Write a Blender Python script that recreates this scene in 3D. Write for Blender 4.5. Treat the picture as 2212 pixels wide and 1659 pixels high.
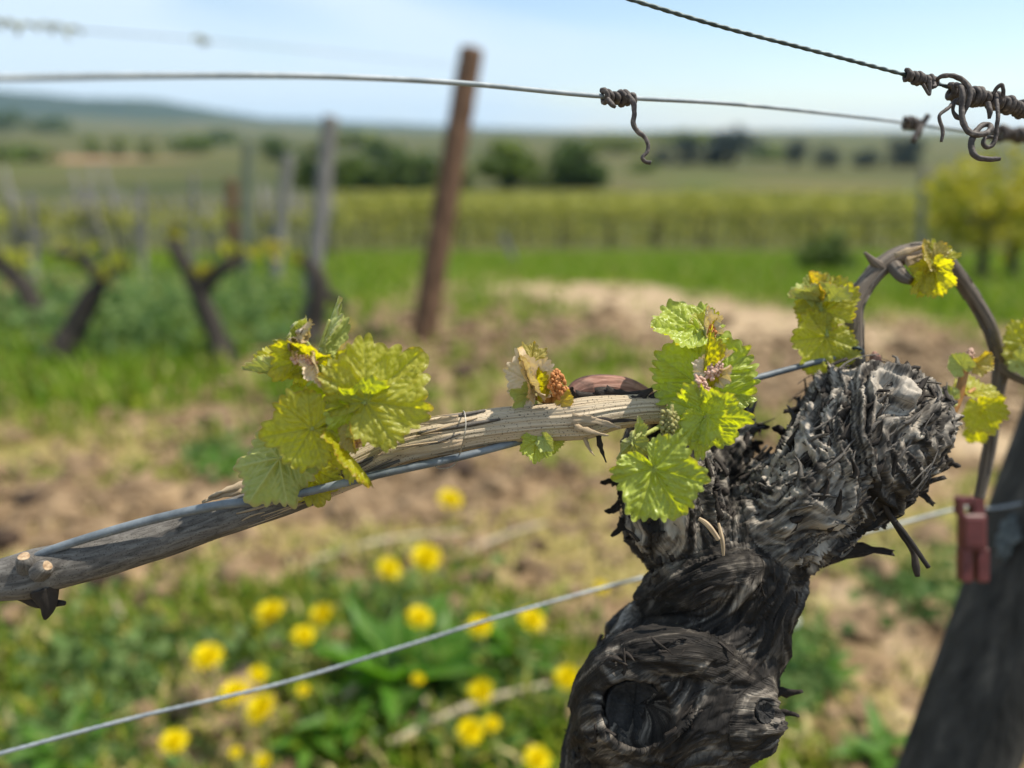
import bpy, math, random
import numpy as np
from mathutils import Matrix, Vector, Quaternion

random.seed(7); RS = np.random.RandomState(11)
for o in list(bpy.data.objects): bpy.data.objects.remove(o)
S = bpy.context.scene
COL = S.collection
R = math.radians

# ------------------------------------------------------------------ camera, sky, sun, exposure
CAM_H, PITCH, FPX, CU, CV = 0.85, R(18.1), 1671.0, 1106.0, 829.5
cam_d = bpy.data.cameras.new('camera'); cam = bpy.data.objects.new('camera', cam_d); COL.objects.link(cam)
cam.location = (0, 0, CAM_H); cam.rotation_euler = (R(90) - PITCH, 0, 0)
cam_d.sensor_width = 36; cam_d.lens = 36 * FPX / 2212.0
cam_d.clip_start = 0.01; cam_d.clip_end = 20000
cam_d.dof.use_dof = True; cam_d.dof.focus_distance = 0.283; cam_d.dof.aperture_fstop = 4.2
S.camera = cam
SUN_DIR = Vector((0.45, 0.13, 0.86)).normalized()          # towards the sun
w = bpy.data.worlds.new('World'); S.world = w; w.use_nodes = True
nt = w.node_tree; nt.nodes.clear(); N = nt.nodes.new; L = nt.links.new
sky = N('ShaderNodeTexSky'); sky.sky_type = 'NISHITA'; sky.sun_disc = False
sky.sun_elevation = math.asin(SUN_DIR.z); sky.sun_rotation = math.atan2(SUN_DIR.x, SUN_DIR.y)
sky.altitude = 150; sky.air_density = 1.0; sky.dust_density = 0.35; sky.ozone_density = 1.5
tc = N('ShaderNodeTexCoord'); mp = N('ShaderNodeMapping'); mp.inputs['Scale'].default_value = (1.1, 1.1, 4.2)
mp.inputs['Location'].default_value = (7.15, 3.55, 2.0); mp.inputs['Rotation'].default_value = (0, R(14), R(25))
L(tc.outputs['Generated'], mp.inputs['Vector'])
nz = N('ShaderNodeTexNoise'); nz.inputs['Scale'].default_value = 1.0; nz.inputs['Detail'].default_value = 7
nz.inputs['Roughness'].default_value = 0.55; nz.inputs['Distortion'].default_value = 0.55
L(mp.outputs['Vector'], nz.inputs['Vector'])
cr = N('ShaderNodeValToRGB'); cr.color_ramp.elements[0].position = 0.42; cr.color_ramp.elements[1].position = 0.55
cr.color_ramp.elements[0].color = (0.05, 0.05, 0.05, 1); cr.color_ramp.elements[1].color = (0.9, 0.9, 0.9, 1)
L(nz.outputs['Fac'], cr.inputs['Fac'])
mxs = N('ShaderNodeMix'); mxs.data_type = 'RGBA'; mxs.inputs[7].default_value = (7.9, 9.5, 10.9, 1)
vs = N('ShaderNodeVectorMath'); vs.operation = 'SCALE'; vs.inputs['Scale'].default_value = 1.6; L(sky.outputs['Color'], vs.inputs[0])
L(cr.outputs['Color'], mxs.inputs[0]); L(vs.outputs['Vector'], mxs.inputs[6])
bg = N('ShaderNodeBackground'); bg.inputs['Strength'].default_value = 0.068; L(mxs.outputs[2], bg.inputs['Color'])
wo = N('ShaderNodeOutputWorld'); L(bg.outputs['Background'], wo.inputs['Surface'])
sl = bpy.data.lights.new('sun', 'SUN'); sl.energy = 5.0; sl.angle = R(0.53); sl.color = (1.0, 0.93, 0.80)
so = bpy.data.objects.new('sun', sl); COL.objects.link(so); so.rotation_euler = SUN_DIR.to_track_quat('Z', 'Y').to_euler()
S.view_settings.view_transform = 'Standard'; S.view_settings.look = 'None'
S.view_settings.exposure = 0.55; S.view_settings.gamma = 1.0
S.cycles.max_bounces = 8; S.cycles.transmission_bounces = 6; S.cycles.volume_bounces = 0
S.cycles.use_denoising = True

# ------------------------------------------------------------------ picture <-> place helpers
CR = np.array([1.0, 0, 0]); CF = np.array([0, math.cos(PITCH), -math.sin(PITCH)]); CUP = np.array([0, math.sin(PITCH), math.cos(PITCH)])
C0 = np.array([0, 0, CAM_H])
def P(u, v, d): return C0 + d * (CF + (u - CU) / FPX * CR - (v - CV) / FPX * CUP)
def px(n, d): return n * d / FPX
def ray(u, v): return CF + (u - CU) / FPX * CR - (v - CV) / FPX * CUP
GY = np.array([-6000, 1.4, 4, 10, 20, 90, 200, 450, 900, 2000, 4500, 7000.])
GZ = np.array([0, 0, -0.22, -0.84, -1.98, -6.6, -8.8, -9.5, -7.0, 0.0, 4.0, 4.0])
def gz(y):
    y = np.asarray(y, float)
    # smoothed terrain profile along the view, falling into a shallow valley
    s = 0.0
    for k in (-0.24, -0.12, 0, 0.12, 0.24): s = s + np.interp(y * (1 + k), GY, GZ)
    return s / 5
_TT = np.geomspace(0.2, 9000, 2600)
_gy = np.concatenate([np.linspace(-7000, 0, 50, endpoint=False), np.geomspace(0.001, 9000, 3000)]); _gt = gz(_gy)
def G(u, v, h=0.0):
    r = ray(u, v); hit = (C0[2] + r[2] * _TT <= np.interp(r[1] * _TT, _gy, _gt) + h)
    k = int(np.argmax(hit)) if hit.any() else len(_TT) - 1
    return C0 + r * _TT[k]
def gp(x, y): return np.array([x, y, float(gz(y))])

# numpy gradient noise
_rp = np.random.RandomState(3).permutation(256); _pm = np.concatenate([_rp, _rp, _rp])
_gr = np.random.RandomState(4).normal(size=(256, 3)); _gr /= np.linalg.norm(_gr, axis=1)[:, None]
def noise(x, y, z):
    x, y, z = np.broadcast_arrays(np.asarray(x, float), np.asarray(y, float), np.asarray(z, float))
    xi, yi, zi = np.floor(x).astype(int), np.floor(y).astype(int), np.floor(z).astype(int)
    xf, yf, zf = x - xi, y - yi, z - zi
    f = lambda t: t * t * t * (t * (t * 6 - 15) + 10)
    a, b, c = f(xf), f(yf), f(zf); out = 0
    for i in (0, 1):
        for j in (0, 1):
            for k in (0, 1):
                h = _pm[_pm[_pm[(xi + i) & 255] + ((yi + j) & 255)] + ((zi + k) & 255)]
                g = _gr[h]; dt = g[..., 0] * (xf - i) + g[..., 1] * (yf - j) + g[..., 2] * (zf - k)
                out = out + dt * (a if i else 1 - a) * (b if j else 1 - b) * (c if k else 1 - c)
    return out * 1.6
def fbm(x, y, z, o=4, r=0.5):
    s, a = 0, 1.0
    for i in range(o): s = s + a * noise(x * 2 ** i, y * 2 ** i, np.asarray(z) * 2 ** i + 7.3 * i); a *= r
    return s

# ------------------------------------------------------------------ object helpers
WO = {}
def tag(o, label=None, cat=None, group=None, kind=None):
    if label: o['label'] = label
    if cat: o['category'] = cat
    if group: o['group'] = group
    if kind: o['kind'] = kind
    return o
def thing(name, loc, label, cat, group=None):
    o = bpy.data.objects.new(name, None); COL.objects.link(o); o.location = loc; o.empty_display_size = 0.02
    WO[o.name] = np.array(loc, float); return tag(o, label, cat, group)
def meshdata(name, V, F, mat, attrs=None, smooth=True):
    m = bpy.data.meshes.new(name)
    V = np.asarray(V, float)
    m.from_pydata(V.tolist(), [], F if isinstance(F, list) else F.tolist())
    if smooth: m.polygons.foreach_set('use_smooth', np.ones(len(m.polygons), bool))
    if attrs:
        for k, a in attrs.items():
            a = np.asarray(a, float)
            if a.ndim == 1:
                at = m.attributes.new(k, 'FLOAT', 'POINT'); at.data.foreach_set('value', a.astype(np.float32))
            else:
                at = m.attributes.new(k, 'FLOAT_VECTOR', 'POINT'); at.data.foreach_set('vector', a.astype(np.float32).ravel())
    m.materials.append(mat); m.update(); return m
def mk(name, V, F, mat, parent=None, attrs=None, smooth=True, origin=None):
    """one mesh object; V in world coordinates"""
    V = np.asarray(V, float)
    if origin is None:
        origin = V.mean(0); origin[2] = V[:, 2].min()
    origin = np.array(origin, float)
    m = meshdata(name, V - origin, F, mat, attrs, smooth)
    o = bpy.data.objects.new(name, m); COL.objects.link(o); WO[o.name] = origin
    if parent is not None:
        o.parent = parent; o.location = origin - WO[parent.name]
    else: o.location = origin
    return o
class MB:
    """collects pieces of one part"""
    def __init__(s): s.V = []; s.F = []; s.n = 0; s.A = {}
    def add(s, V, F, **A):
        V = np.asarray(V, float); F = F if isinstance(F, list) else F.tolist()
        s.F += [[i + s.n for i in f] for f in F]; s.V.append(V); s.n += len(V)
        for k, a in A.items():
            a = np.asarray(a, float)
            if a.ndim == 0: a = np.full(len(V), float(a))
            s.A.setdefault(k, []).append(a)
        return s
    def mk(s, name, mat, parent=None, smooth=True, origin=None):
        return mk(name, np.concatenate(s.V), s.F, mat, parent, {k: np.concatenate(a) for k, a in s.A.items()}, smooth, origin)

def spline(pts, n):
    """Catmull-Rom through rows of any width, n samples evenly by length"""
    p = np.asarray(pts, float); q = np.vstack([2 * p[0] - p[1], p, 2 * p[-1] - p[-2]]); out = []
    for i in range(1, len(q) - 2):
        t = np.linspace(0, 1, 24, endpoint=False)[:, None]
        a, b, c, d = q[i - 1], q[i], q[i + 1], q[i + 2]
        out.append(0.5 * (2 * b + (c - a) * t + (2 * a - 5 * b + 4 * c - d) * t ** 2 + (3 * b - a - 3 * c + d) * t ** 3))
    out = np.vstack(out + [p[-1:]])
    s = np.concatenate([[0], np.cumsum(np.linalg.norm(np.diff(out[:, :3], axis=0), axis=1))])
    t = np.linspace(0, s[-1], n)
    return np.stack([np.interp(t, s, out[:, k]) for k in range(out.shape[1])], 1), t
def frames(c):
    T = np.gradient(c, axis=0); T /= np.linalg.norm(T, axis=1)[:, None] + 1e-12
    n = np.cross(T[0], [0.31, 0.2, 0.93]); n /= np.linalg.norm(n); Ns = [n]
    for i in range(1, len(c)):
        n = Ns[-1] - T[i] * np.dot(Ns[-1], T[i]); n /= np.linalg.norm(n) + 1e-12; Ns.append(n)
    Nn = np.array(Ns); return T, Nn, np.cross(T, Nn)
def tube(pr, nl, na, disp=None, cap=True):
    """pr rows x,y,z,r -> V, quads, s (m along), ang;  disp(s, ang, r) adds to the radius"""
    c, s = spline(pr, nl); r = c[:, 3]; c = c[:, :3]; T, A, B = frames(c)
    an = np.linspace(0, 2 * np.pi, na, endpoint=False)
    SS, AA = np.meshgrid(s, an, indexing='ij'); RR = np.repeat(r[:, None], na, 1)
    if disp is not None: RR = RR + disp(SS, AA, RR)
    V = c[:, None] + RR[..., None] * (np.cos(AA)[..., None] * A[:, None] + np.sin(AA)[..., None] * B[:, None])
    V = V.reshape(-1, 3)
    i = np.arange(nl - 1)[:, None] * na; j = np.arange(na)[None]; j2 = (j + 1) % na
    F = np.stack([i + j, i + j2, i + na + j2, i + na + j], -1).reshape(-1, 4).tolist()
    sv, av = SS.ravel(), AA.ravel()
    if cap:
        V = np.vstack([V, c[:1], c[-1:]]); k = len(V) - 2
        F += [[k, (q + 1) % na, q] for q in range(na)] + [[k + 1, (nl - 1) * na + q, (nl - 1) * na + (q + 1) % na] for q in range(na)]
        sv = np.append(sv, [s[0], s[-1]]); av = np.append(av, [0, 0])
    return V, F, sv, av
def pr_px(rows):
    """rows (u, v, d, radius in picture px) -> x,y,z,r"""
    return np.array([list(P(u, v, d)) + [px(r, d)] for u, v, d, r in rows])
def bead(c, r, seed=0, seg=6, ring=4, sq=(1, 1, 1)):
    V = [[0, 0, 1]]; F = []
    for i in range(1, ring):
        t = math.pi * i / ring
        for j in range(seg): p = 2 * math.pi * j / seg + seed; V.append([math.sin(t) * math.cos(p), math.sin(t) * math.sin(p), math.cos(t)])
    V.append([0, 0, -1]); n = len(V) - 1
    for j in range(seg):
        F.append([0, 1 + j, 1 + (j + 1) % seg]); F.append([n, n - seg + (j + 1) % seg, n - seg + j])
        for i in range(ring - 2):
            a = 1 + i * seg; F.append([a + j, a + seg + j, a + seg + (j + 1) % seg, a + (j + 1) % seg])
    V = np.array(V); V = V * (1 + 0.12 * noise(V[:, 0] * 1.7 + seed, V[:, 1] * 1.7, V[:, 2] * 1.7))[:, None]
    return V * r * np.array(sq) + np.asarray(c), F

# ------------------------------------------------------------------ materials
def mat_new(name):
    m = bpy.data.materials.new(name); m.use_nodes = True; t = m.node_tree; t.nodes.clear()
    return m, t, t.nodes.new, t.links.new
def setin(node, k, v): node.inputs[k].default_value = v
def ramp(Nn, els, interp='LINEAR'):
    r = Nn('ShaderNodeValToRGB'); r.color_ramp.interpolation = interp
    while len(r.color_ramp.elements) < len(els): r.color_ramp.elements.new(0.5)
    for e, (p, c) in zip(r.color_ramp.elements, els): e.position = p; e.color = (*c, 1) if len(c) == 3 else c
    return r
def attr(Nn, name):
    a = Nn('ShaderNodeAttribute'); a.attribute_name = name; return a
def simple(name, els, scale=40, rough=0.8, bump=0.3, bscale=None, stretch=(1, 1, 1), spec=0.3, metallic=0, coord='Object', detail=6, bdist=0.002):
    m, t, Nn, Ll = mat_new(name); tc = Nn('ShaderNodeTexCoord'); mp = Nn('ShaderNodeMapping'); setin(mp, 'Scale', stretch)
    Ll(tc.outputs[coord], mp.inputs['Vector'])
    nz = Nn('ShaderNodeTexNoise'); setin(nz, 'Scale', scale); setin(nz, 'Detail', detail); setin(nz, 'Roughness', 0.62); Ll(mp.outputs[0], nz.inputs['Vector'])
    r = ramp(Nn, els); Ll(nz.outputs['Fac'], r.inputs['Fac'])
    b = Nn('ShaderNodeBsdfPrincipled'); setin(b, 'Roughness', rough); setin(b, 'Specular IOR Level', spec); setin(b, 'Metallic', metallic)
    Ll(r.outputs['Color'], b.inputs['Base Color'])
    nb = Nn('ShaderNodeTexNoise'); setin(nb, 'Scale', bscale or scale * 2.5); setin(nb, 'Detail', 5); Ll(mp.outputs[0], nb.inputs['Vector'])
    bp = Nn('ShaderNodeBump'); setin(bp, 'Strength', bump); setin(bp, 'Distance', bdist); Ll(nb.outputs['Fac'], bp.inputs['Height']); Ll(bp.outputs[0], b.inputs['Normal'])
    o = Nn('ShaderNodeOutputMaterial'); Ll(b.outputs[0], o.inputs['Surface']); return m
def leafmat(name, top, vein, under, trans, rim, tfac=0.42, rough=0.34, blister=0.55, bsc=420, fuzz=0.0):
    m, t, Nn, Ll = mat_new(name); va = attr(Nn, 'vein'); ra = attr(Nn, 'rim'); tc = Nn('ShaderNodeTexCoord')
    nz = Nn('ShaderNodeTexNoise'); setin(nz, 'Scale', 70); setin(nz, 'Detail', 5); Ll(tc.outputs['Object'], nz.inputs['Vector'])
    def mixc(a, b, fac, ca=None, cb=None):
        x = Nn('ShaderNodeMix'); x.data_type = 'RGBA'
        if ca is not None: x.inputs[6].default_value = (*ca, 1)
        else: Ll(a, x.inputs[6])
        if cb is not None: x.inputs[7].default_value = (*cb, 1)
        else: Ll(b, x.inputs[7])
        if isinstance(fac, float): x.inputs[0].default_value = fac
        else: Ll(fac, x.inputs[0])
        return x.outputs[2]
    r1 = ramp(Nn, [(0.3, [c * 0.72 for c in top]), (0.55, top), (0.75, [min(1, c * 1.25) for c in top])]); Ll(nz.outputs['Fac'], r1.inputs['Fac'])
    c1 = mixc(r1.outputs['Color'], None, va.outputs['Fac'], None, vein)
    r2 = ramp(Nn, [(0.9, (0, 0, 0)), (1.0, (0.75, 0.75, 0.75))]); Ll(ra.outputs['Fac'], r2.inputs['Fac'])
    c2 = mixc(c1, None, r2.outputs['Color'], None, rim)
    ge = Nn('ShaderNodeNewGeometry')
    cu = mixc(None, None, va.outputs['Fac'], under, [min(1, c * 1.25) for c in under])
    c3 = mixc(c2, cu, ge.outputs['Backfacing'])
    ct = mixc(None, None, va.outputs['Fac'], trans, [c * 0.55 for c in trans])
    c4 = mixc(ct, None, r2.outputs['Color'], None, rim)
    vo = Nn('ShaderNodeTexVoronoi'); setin(vo, 'Scale', bsc); vo.feature = 'SMOOTH_F1'; setin(vo, 'Smoothness', 0.4); Ll(tc.outputs['Object'], vo.inputs['Vector'])
    ad = Nn('ShaderNodeMath'); ad.operation = 'SUBTRACT'; ad.inputs[0].default_value = 1.0; Ll(vo.outputs['Distance'], ad.inputs[1])
    bp = Nn('ShaderNodeBump'); setin(bp, 'Strength', blister); setin(bp, 'Distance', 0.0016); Ll(ad.outputs[0], bp.inputs['Height'])
    b = Nn('ShaderNodeBsdfPrincipled'); setin(b, 'Roughness', rough); setin(b, 'Specular IOR Level', 0.35); Ll(c3, b.inputs['Base Color']); Ll(bp.outputs[0], b.inputs['Normal'])
    if fuzz: setin(b, 'Sheen Weight', fuzz); setin(b, 'Sheen Roughness', 0.4)
    tr = Nn('ShaderNodeBsdfTranslucent'); Ll(c4, tr.inputs['Color']); Ll(bp.outputs[0], tr.inputs['Normal'])
    mx = Nn('ShaderNodeMixShader'); mx.inputs[0].default_value = tfac; Ll(b.outputs[0], mx.inputs[1]); Ll(tr.outputs[0], mx.inputs[2])
    o = Nn('ShaderNodeOutputMaterial'); Ll(mx.outputs[0], o.inputs['Surface']); return m
def tintmat(name, els, trans=0.3, rough=0.6, key='tint'):
    """foliage of many small faces: colour by a per-face tint attribute"""
    m, t, Nn, Ll = mat_new(name); a = attr(Nn, key); r = ramp(Nn, els); Ll(a.outputs['Fac'], r.inputs['Fac'])
    b = Nn('ShaderNodeBsdfPrincipled'); setin(b, 'Roughness', rough); setin(b, 'Specular IOR Level', 0.25); Ll(r.outputs['Color'], b.inputs['Base Color'])
    tr = Nn('ShaderNodeBsdfTranslucent'); Ll(r.outputs['Color'], tr.inputs['Color'])
    mx = Nn('ShaderNodeMixShader'); mx.inputs[0].default_value = trans; Ll(b.outputs[0], mx.inputs[1]); Ll(tr.outputs[0], mx.inputs[2])
    o = Nn('ShaderNodeOutputMaterial'); Ll(mx.outputs[0], o.inputs['Surface']); return m
def fibremat(name, els, along=60, around=700, rough=0.85, bump=0.6, dots=0.0, bdist=0.0012, extra=None, spec=0.25, mott=None):
    """bark with grain along attribute 'buv' (metres along, metres around x, y)"""
    m, t, Nn, Ll = mat_new(name); a = attr(Nn, 'buv'); mp = Nn('ShaderNodeMapping'); setin(mp, 'Scale', (along, around, around)); Ll(a.outputs['Vector'], mp.inputs['Vector'])
    nz = Nn('ShaderNodeTexNoise'); setin(nz, 'Scale', 1.0); setin(nz, 'Detail', 6); setin(nz, 'Roughness', 0.65); setin(nz, 'Distortion', 0.7); Ll(mp.outputs[0], nz.inputs['Vector'])
    r = ramp(Nn, els); Ll(nz.outputs['Fac'], r.inputs['Fac']); col = r.outputs['Color']
    if mott:
        tc = Nn('ShaderNodeTexCoord'); n2 = Nn('ShaderNodeTexNoise'); setin(n2, 'Scale', mott[0]); setin(n2, 'Detail', 5); Ll(tc.outputs['Object'], n2.inputs['Vector'])
        r3 = ramp(Nn, [(mott[2], (0, 0, 0)), (mott[3], (1, 1, 1))]); Ll(n2.outputs['Fac'], r3.inputs['Fac'])
        x = Nn('ShaderNodeMix'); x.data_type = 'RGBA'; Ll(r3.outputs['Color'], x.inputs[0]); Ll(col, x.inputs[6]); x.inputs[7].default_value = (*mott[1], 1); col = x.outputs[2]
    if dots:
        mp2 = Nn('ShaderNodeMapping'); setin(mp2, 'Scale', (900, 1500, 1500)); Ll(a.outputs['Vector'], mp2.inputs['Vector'])
        vo = Nn('ShaderNodeTexVoronoi'); setin(vo, 'Scale', 1.0); Ll(mp2.outputs[0], vo.inputs['Vector'])
        r2 = ramp(Nn, [(0.16, (dots, dots, dots)), (0.27, (0, 0, 0))]); Ll(vo.outputs['Distance'], r2.inputs['Fac'])
        x = Nn('ShaderNodeMix'); x.data_type = 'RGBA'; Ll(r2.outputs['Color'], x.inputs[0]); Ll(col, x.inputs[6]); x.inputs[7].default_value = (0.02, 0.015, 0.012, 1); col = x.outputs[2]
    b = Nn('ShaderNodeBsdfPrincipled'); setin(b, 'Roughness', rough); setin(b, 'Specular IOR Level', spec); Ll(col, b.inputs['Base Color'])
    bp = Nn('ShaderNodeBump'); setin(bp, 'Strength', bump); setin(bp, 'Distance', bdist); Ll(nz.outputs['Fac'], bp.inputs['Height']); Ll(bp.outputs[0], b.inputs['Normal'])
    o = Nn('ShaderNodeOutputMaterial'); Ll(b.outputs[0], o.inputs['Surface']); return m

M = {}
M['leaf'] = leafmat('young_leaf', (0.31, 0.32, 0.010), (0.36, 0.36, 0.02), (0.36, 0.37, 0.07), (0.88, 0.82, 0.006), (0.34, 0.17, 0.03), tfac=0.55, rough=0.42)
M['leaf_fresh'] = leafmat('fresh_leaf', (0.31, 0.39, 0.012), (0.41, 0.47, 0.03), (0.35, 0.42, 0.08), (0.80, 0.90, 0.008), (0.34, 0.22, 0.03), tfac=0.45, rough=0.34, blister=0.7, bsc=330)
M['leaf_pale'] = leafmat('downy_leaf', (0.35, 0.39, 0.11), (0.46, 0.48, 0.16), (0.37, 0.41, 0.12), (0.52, 0.55, 0.06), (0.4, 0.3, 0.12), tfac=0.3, rough=0.6, blister=0.3, fuzz=0.3)
M['leaf_pink'] = leafmat('pink_young_leaf', (0.58, 0.46, 0.28), (0.58, 0.40, 0.28), (0.66, 0.54, 0.40), (0.70, 0.52, 0.14), (0.52, 0.32, 0.04), tfac=0.3, rough=0.6, blister=0.3, fuzz=0.4)
M['leaf_gold'] = leafmat('golden_leaf', (0.40, 0.33, 0.03), (0.46, 0.36, 0.05), (0.42, 0.36, 0.12), (0.70, 0.52, 0.015), (0.45, 0.18, 0.03), tfac=0.5)
M['stem'] = simple('green_stem', [(0.35, (0.20, 0.24, 0.05)), (0.6, (0.34, 0.34, 0.10)), (0.75, (0.36, 0.22, 0.10))], 90, 0.5, 0.2)
M['stem_red'] = simple('reddish_stem', [(0.35, (0.26, 0.12, 0.03)), (0.6, (0.40, 0.20, 0.06)), (0.75, (0.36, 0.28, 0.10))], 90, 0.5, 0.2)
M['berry_orange'] = simple('orange_flower_bud', [(0.35, (0.34, 0.12, 0.035)), (0.6, (0.50, 0.22, 0.07))], 500, 0.6, 0.3)
M['berry_pink'] = simple('pink_flower_bud', [(0.35, (0.42, 0.22, 0.16)), (0.6, (0.62, 0.42, 0.32))], 500, 0.6, 0.3)
M['berry_green'] = simple('green_flower_bud', [(0.35, (0.20, 0.17, 0.06)), (0.55, (0.30, 0.29, 0.10)), (0.7, (0.38, 0.28, 0.16))], 600, 0.6, 0.3)
def trunkmat():
    m, t, Nn, Ll = mat_new('old_vine_bark'); fa = attr(Nn, 'fib'); a = attr(Nn, 'buv'); mp = Nn('ShaderNodeMapping'); setin(mp, 'Scale', (110, 900, 900)); Ll(a.outputs['Vector'], mp.inputs['Vector'])
    n1 = Nn('ShaderNodeTexNoise'); setin(n1, 'Scale', 1.0); setin(n1, 'Detail', 5); setin(n1, 'Distortion', 0.8); Ll(mp.outputs[0], n1.inputs['Vector'])
    tc = Nn('ShaderNodeTexCoord'); n2 = Nn('ShaderNodeTexNoise'); setin(n2, 'Scale', 42); setin(n2, 'Detail', 7); Ll(tc.outputs['Object'], n2.inputs['Vector'])
    ad = Nn('ShaderNodeMath'); ad.operation = 'MULTIPLY_ADD'; Ll(n1.outputs['Fac'], ad.inputs[0]); ad.inputs[1].default_value = 0.5; Ll(fa.outputs['Fac'], ad.inputs[2])
    a2 = Nn('ShaderNodeMath'); a2.operation = 'MULTIPLY_ADD'; Ll(n2.outputs['Fac'], a2.inputs[0]); a2.inputs[1].default_value = 0.75; Ll(ad.outputs[0], a2.inputs[2])
    r = ramp(Nn, [(0.34, (0.009, 0.0077, 0.007)), (0.50, (0.030, 0.0255, 0.022)), (0.60, (0.115, 0.10, 0.084)), (0.72, (0.37, 0.325, 0.27))])
    ms = Nn('ShaderNodeMath'); ms.operation = 'MULTIPLY'; Ll(a2.outputs[0], ms.inputs[0]); ms.inputs[1].default_value = 0.5; Ll(ms.outputs[0], r.inputs['Fac'])
    b = Nn('ShaderNodeBsdfPrincipled'); setin(b, 'Roughness', 0.72); setin(b, 'Specular IOR Level', 0.22); Ll(r.outputs['Color'], b.inputs['Base Color'])
    bp = Nn('ShaderNodeBump'); setin(bp, 'Strength', 0.9); setin(bp, 'Distance', 0.001); Ll(n1.outputs['Fac'], bp.inputs['Height']); Ll(bp.outputs[0], b.inputs['Normal'])
    o = Nn('ShaderNodeOutputMaterial'); Ll(b.outputs[0], o.inputs['Surface']); return m
M['trunk'] = trunkmat()
M['strip'] = fibremat('bark_strip', [(0.3, (0.03, 0.026, 0.023)), (0.55, (0.15, 0.135, 0.12)), (0.75, (0.34, 0.31, 0.28))], 40, 40, bump=0.5)
M['strip_dark'] = fibremat('dark_bark_strip', [(0.3, (0.014, 0.012, 0.011)), (0.6, (0.045, 0.037, 0.032)), (0.8, (0.12, 0.09, 0.07))], 40, 40, bump=0.5)
M['cane'] = fibremat('cane_bark', [(0.30, (0.10, 0.07, 0.043)), (0.44, (0.38, 0.305, 0.21)), (0.7, (0.57, 0.48, 0.36))], 12, 1100, bump=0.55, dots=0.85, bdist=0.0006)
M['cane_grey_shaded'] = fibremat('grey_shaded_cane_bark', [(0.3, (0.045, 0.042, 0.038)), (0.5, (0.115, 0.105, 0.095)), (0.72, (0.20, 0.19, 0.17))], 110, 500, bump=0.4, dots=0.75, bdist=0.0005)  # grey bark, its tone lowered further to carry the leaf cluster's shadow
M['cane_arch'] = fibremat('arch_cane_bark', [(0.3, (0.05, 0.038, 0.030)), (0.5, (0.12, 0.098, 0.08)), (0.72, (0.27, 0.225, 0.18))], 30, 600, bump=0.4, bdist=0.0006)
M['peel'] = fibremat('peeling_bark', [(0.25, (0.16, 0.10, 0.055)), (0.5, (0.38, 0.29, 0.19)), (0.75, (0.58, 0.48, 0.35))], 20, 600, bump=0.4, bdist=0.0004)
M['red_bark'] = fibremat('red_brown_bark', [(0.3, (0.10, 0.045, 0.032)), (0.52, (0.26, 0.135, 0.10)), (0.75, (0.42, 0.28, 0.22))], 60, 500, bump=0.6, bdist=0.0007, mott=(120, (0.05, 0.035, 0.03), .55, .7))
M['cut'] = simple('cut_wood', [(0.35, (0.20, 0.12, 0.065)), (0.6, (0.46, 0.34, 0.22))], 350, 0.85, 0.4)
M['wound'] = simple('weathered_end_grain', [(0.35, (0.010, 0.010, 0.010)), (0.6, (0.035, 0.033, 0.032)), (0.8, (0.075, 0.07, 0.065))], 160, 0.9, 0.8)
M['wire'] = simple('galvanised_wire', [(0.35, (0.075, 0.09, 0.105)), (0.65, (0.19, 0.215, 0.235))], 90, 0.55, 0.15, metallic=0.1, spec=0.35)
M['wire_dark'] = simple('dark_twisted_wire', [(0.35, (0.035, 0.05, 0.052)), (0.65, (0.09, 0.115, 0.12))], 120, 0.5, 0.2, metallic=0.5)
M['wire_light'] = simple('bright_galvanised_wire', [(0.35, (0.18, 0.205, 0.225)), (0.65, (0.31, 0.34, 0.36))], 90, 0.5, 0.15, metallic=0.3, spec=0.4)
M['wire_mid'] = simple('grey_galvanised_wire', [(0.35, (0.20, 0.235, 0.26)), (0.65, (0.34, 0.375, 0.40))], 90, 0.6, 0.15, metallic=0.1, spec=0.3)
M['tie'] = simple('thin_tie_wire', [(0.35, (0.28, 0.25, 0.2)), (0.65, (0.5, 0.46, 0.4))], 90, 0.5, 0.1, metallic=0.4)
M['tendril_pale'] = simple('pale_tendril', [(0.35, (0.16, 0.17, 0.11)), (0.65, (0.30, 0.31, 0.22))], 200, 0.7, 0.4)
M['clod_dark'] = simple('dark_clod', [(0.3, (0.02, 0.013, 0.009)), (0.6, (0.06, 0.038, 0.025)), (0.8, (0.13, 0.09, 0.06))], 30, 0.95, 0.7, bdist=0.004)  # darker soil tone for the large clods
M['tendril'] = simple('dry_tendril', [(0.3, (0.03, 0.024, 0.022)), (0.55, (0.085, 0.07, 0.064)), (0.75, (0.22, 0.19, 0.17))], 420, 0.7, 0.5, bdist=0.0005)
M['post_dark'] = simple('dark_weathered_post', [(0.3, (0.014, 0.014, 0.013)), (0.55, (0.045, 0.043, 0.039)), (0.78, (0.13, 0.12, 0.10))], 14, 0.85, 0.7, stretch=(6, 6, 0.5), bdist=0.004)
M['post_brown'] = simple('brown_wood_post', [(0.3, (0.05, 0.027, 0.016)), (0.55, (0.135, 0.075, 0.043)), (0.78, (0.25, 0.155, 0.095))], 7, 0.85, 0.7, stretch=(6, 6, 0.4), bdist=0.006)
M['post_grey'] = simple('grey_wood_post', [(0.3, (0.085, 0.085, 0.08)), (0.55, (0.175, 0.168, 0.155)), (0.78, (0.29, 0.28, 0.255))], 7, 0.85, 0.6, stretch=(6, 6, 0.4), bdist=0.006)
M['post_green'] = simple('mossy_wood_post', [(0.3, (0.06, 0.075, 0.05)), (0.6, (0.13, 0.15, 0.11))], 7, 0.85, 0.6, stretch=(6, 6, 0.4), bdist=0.006)
M['red_plastic'] = simple('faded_red_plastic', [(0.3, (0.075, 0.016, 0.015)), (0.6, (0.13, 0.03, 0.028)), (0.8, (0.19, 0.07, 0.065))], 60, 0.5, 0.15, spec=0.4)
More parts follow.
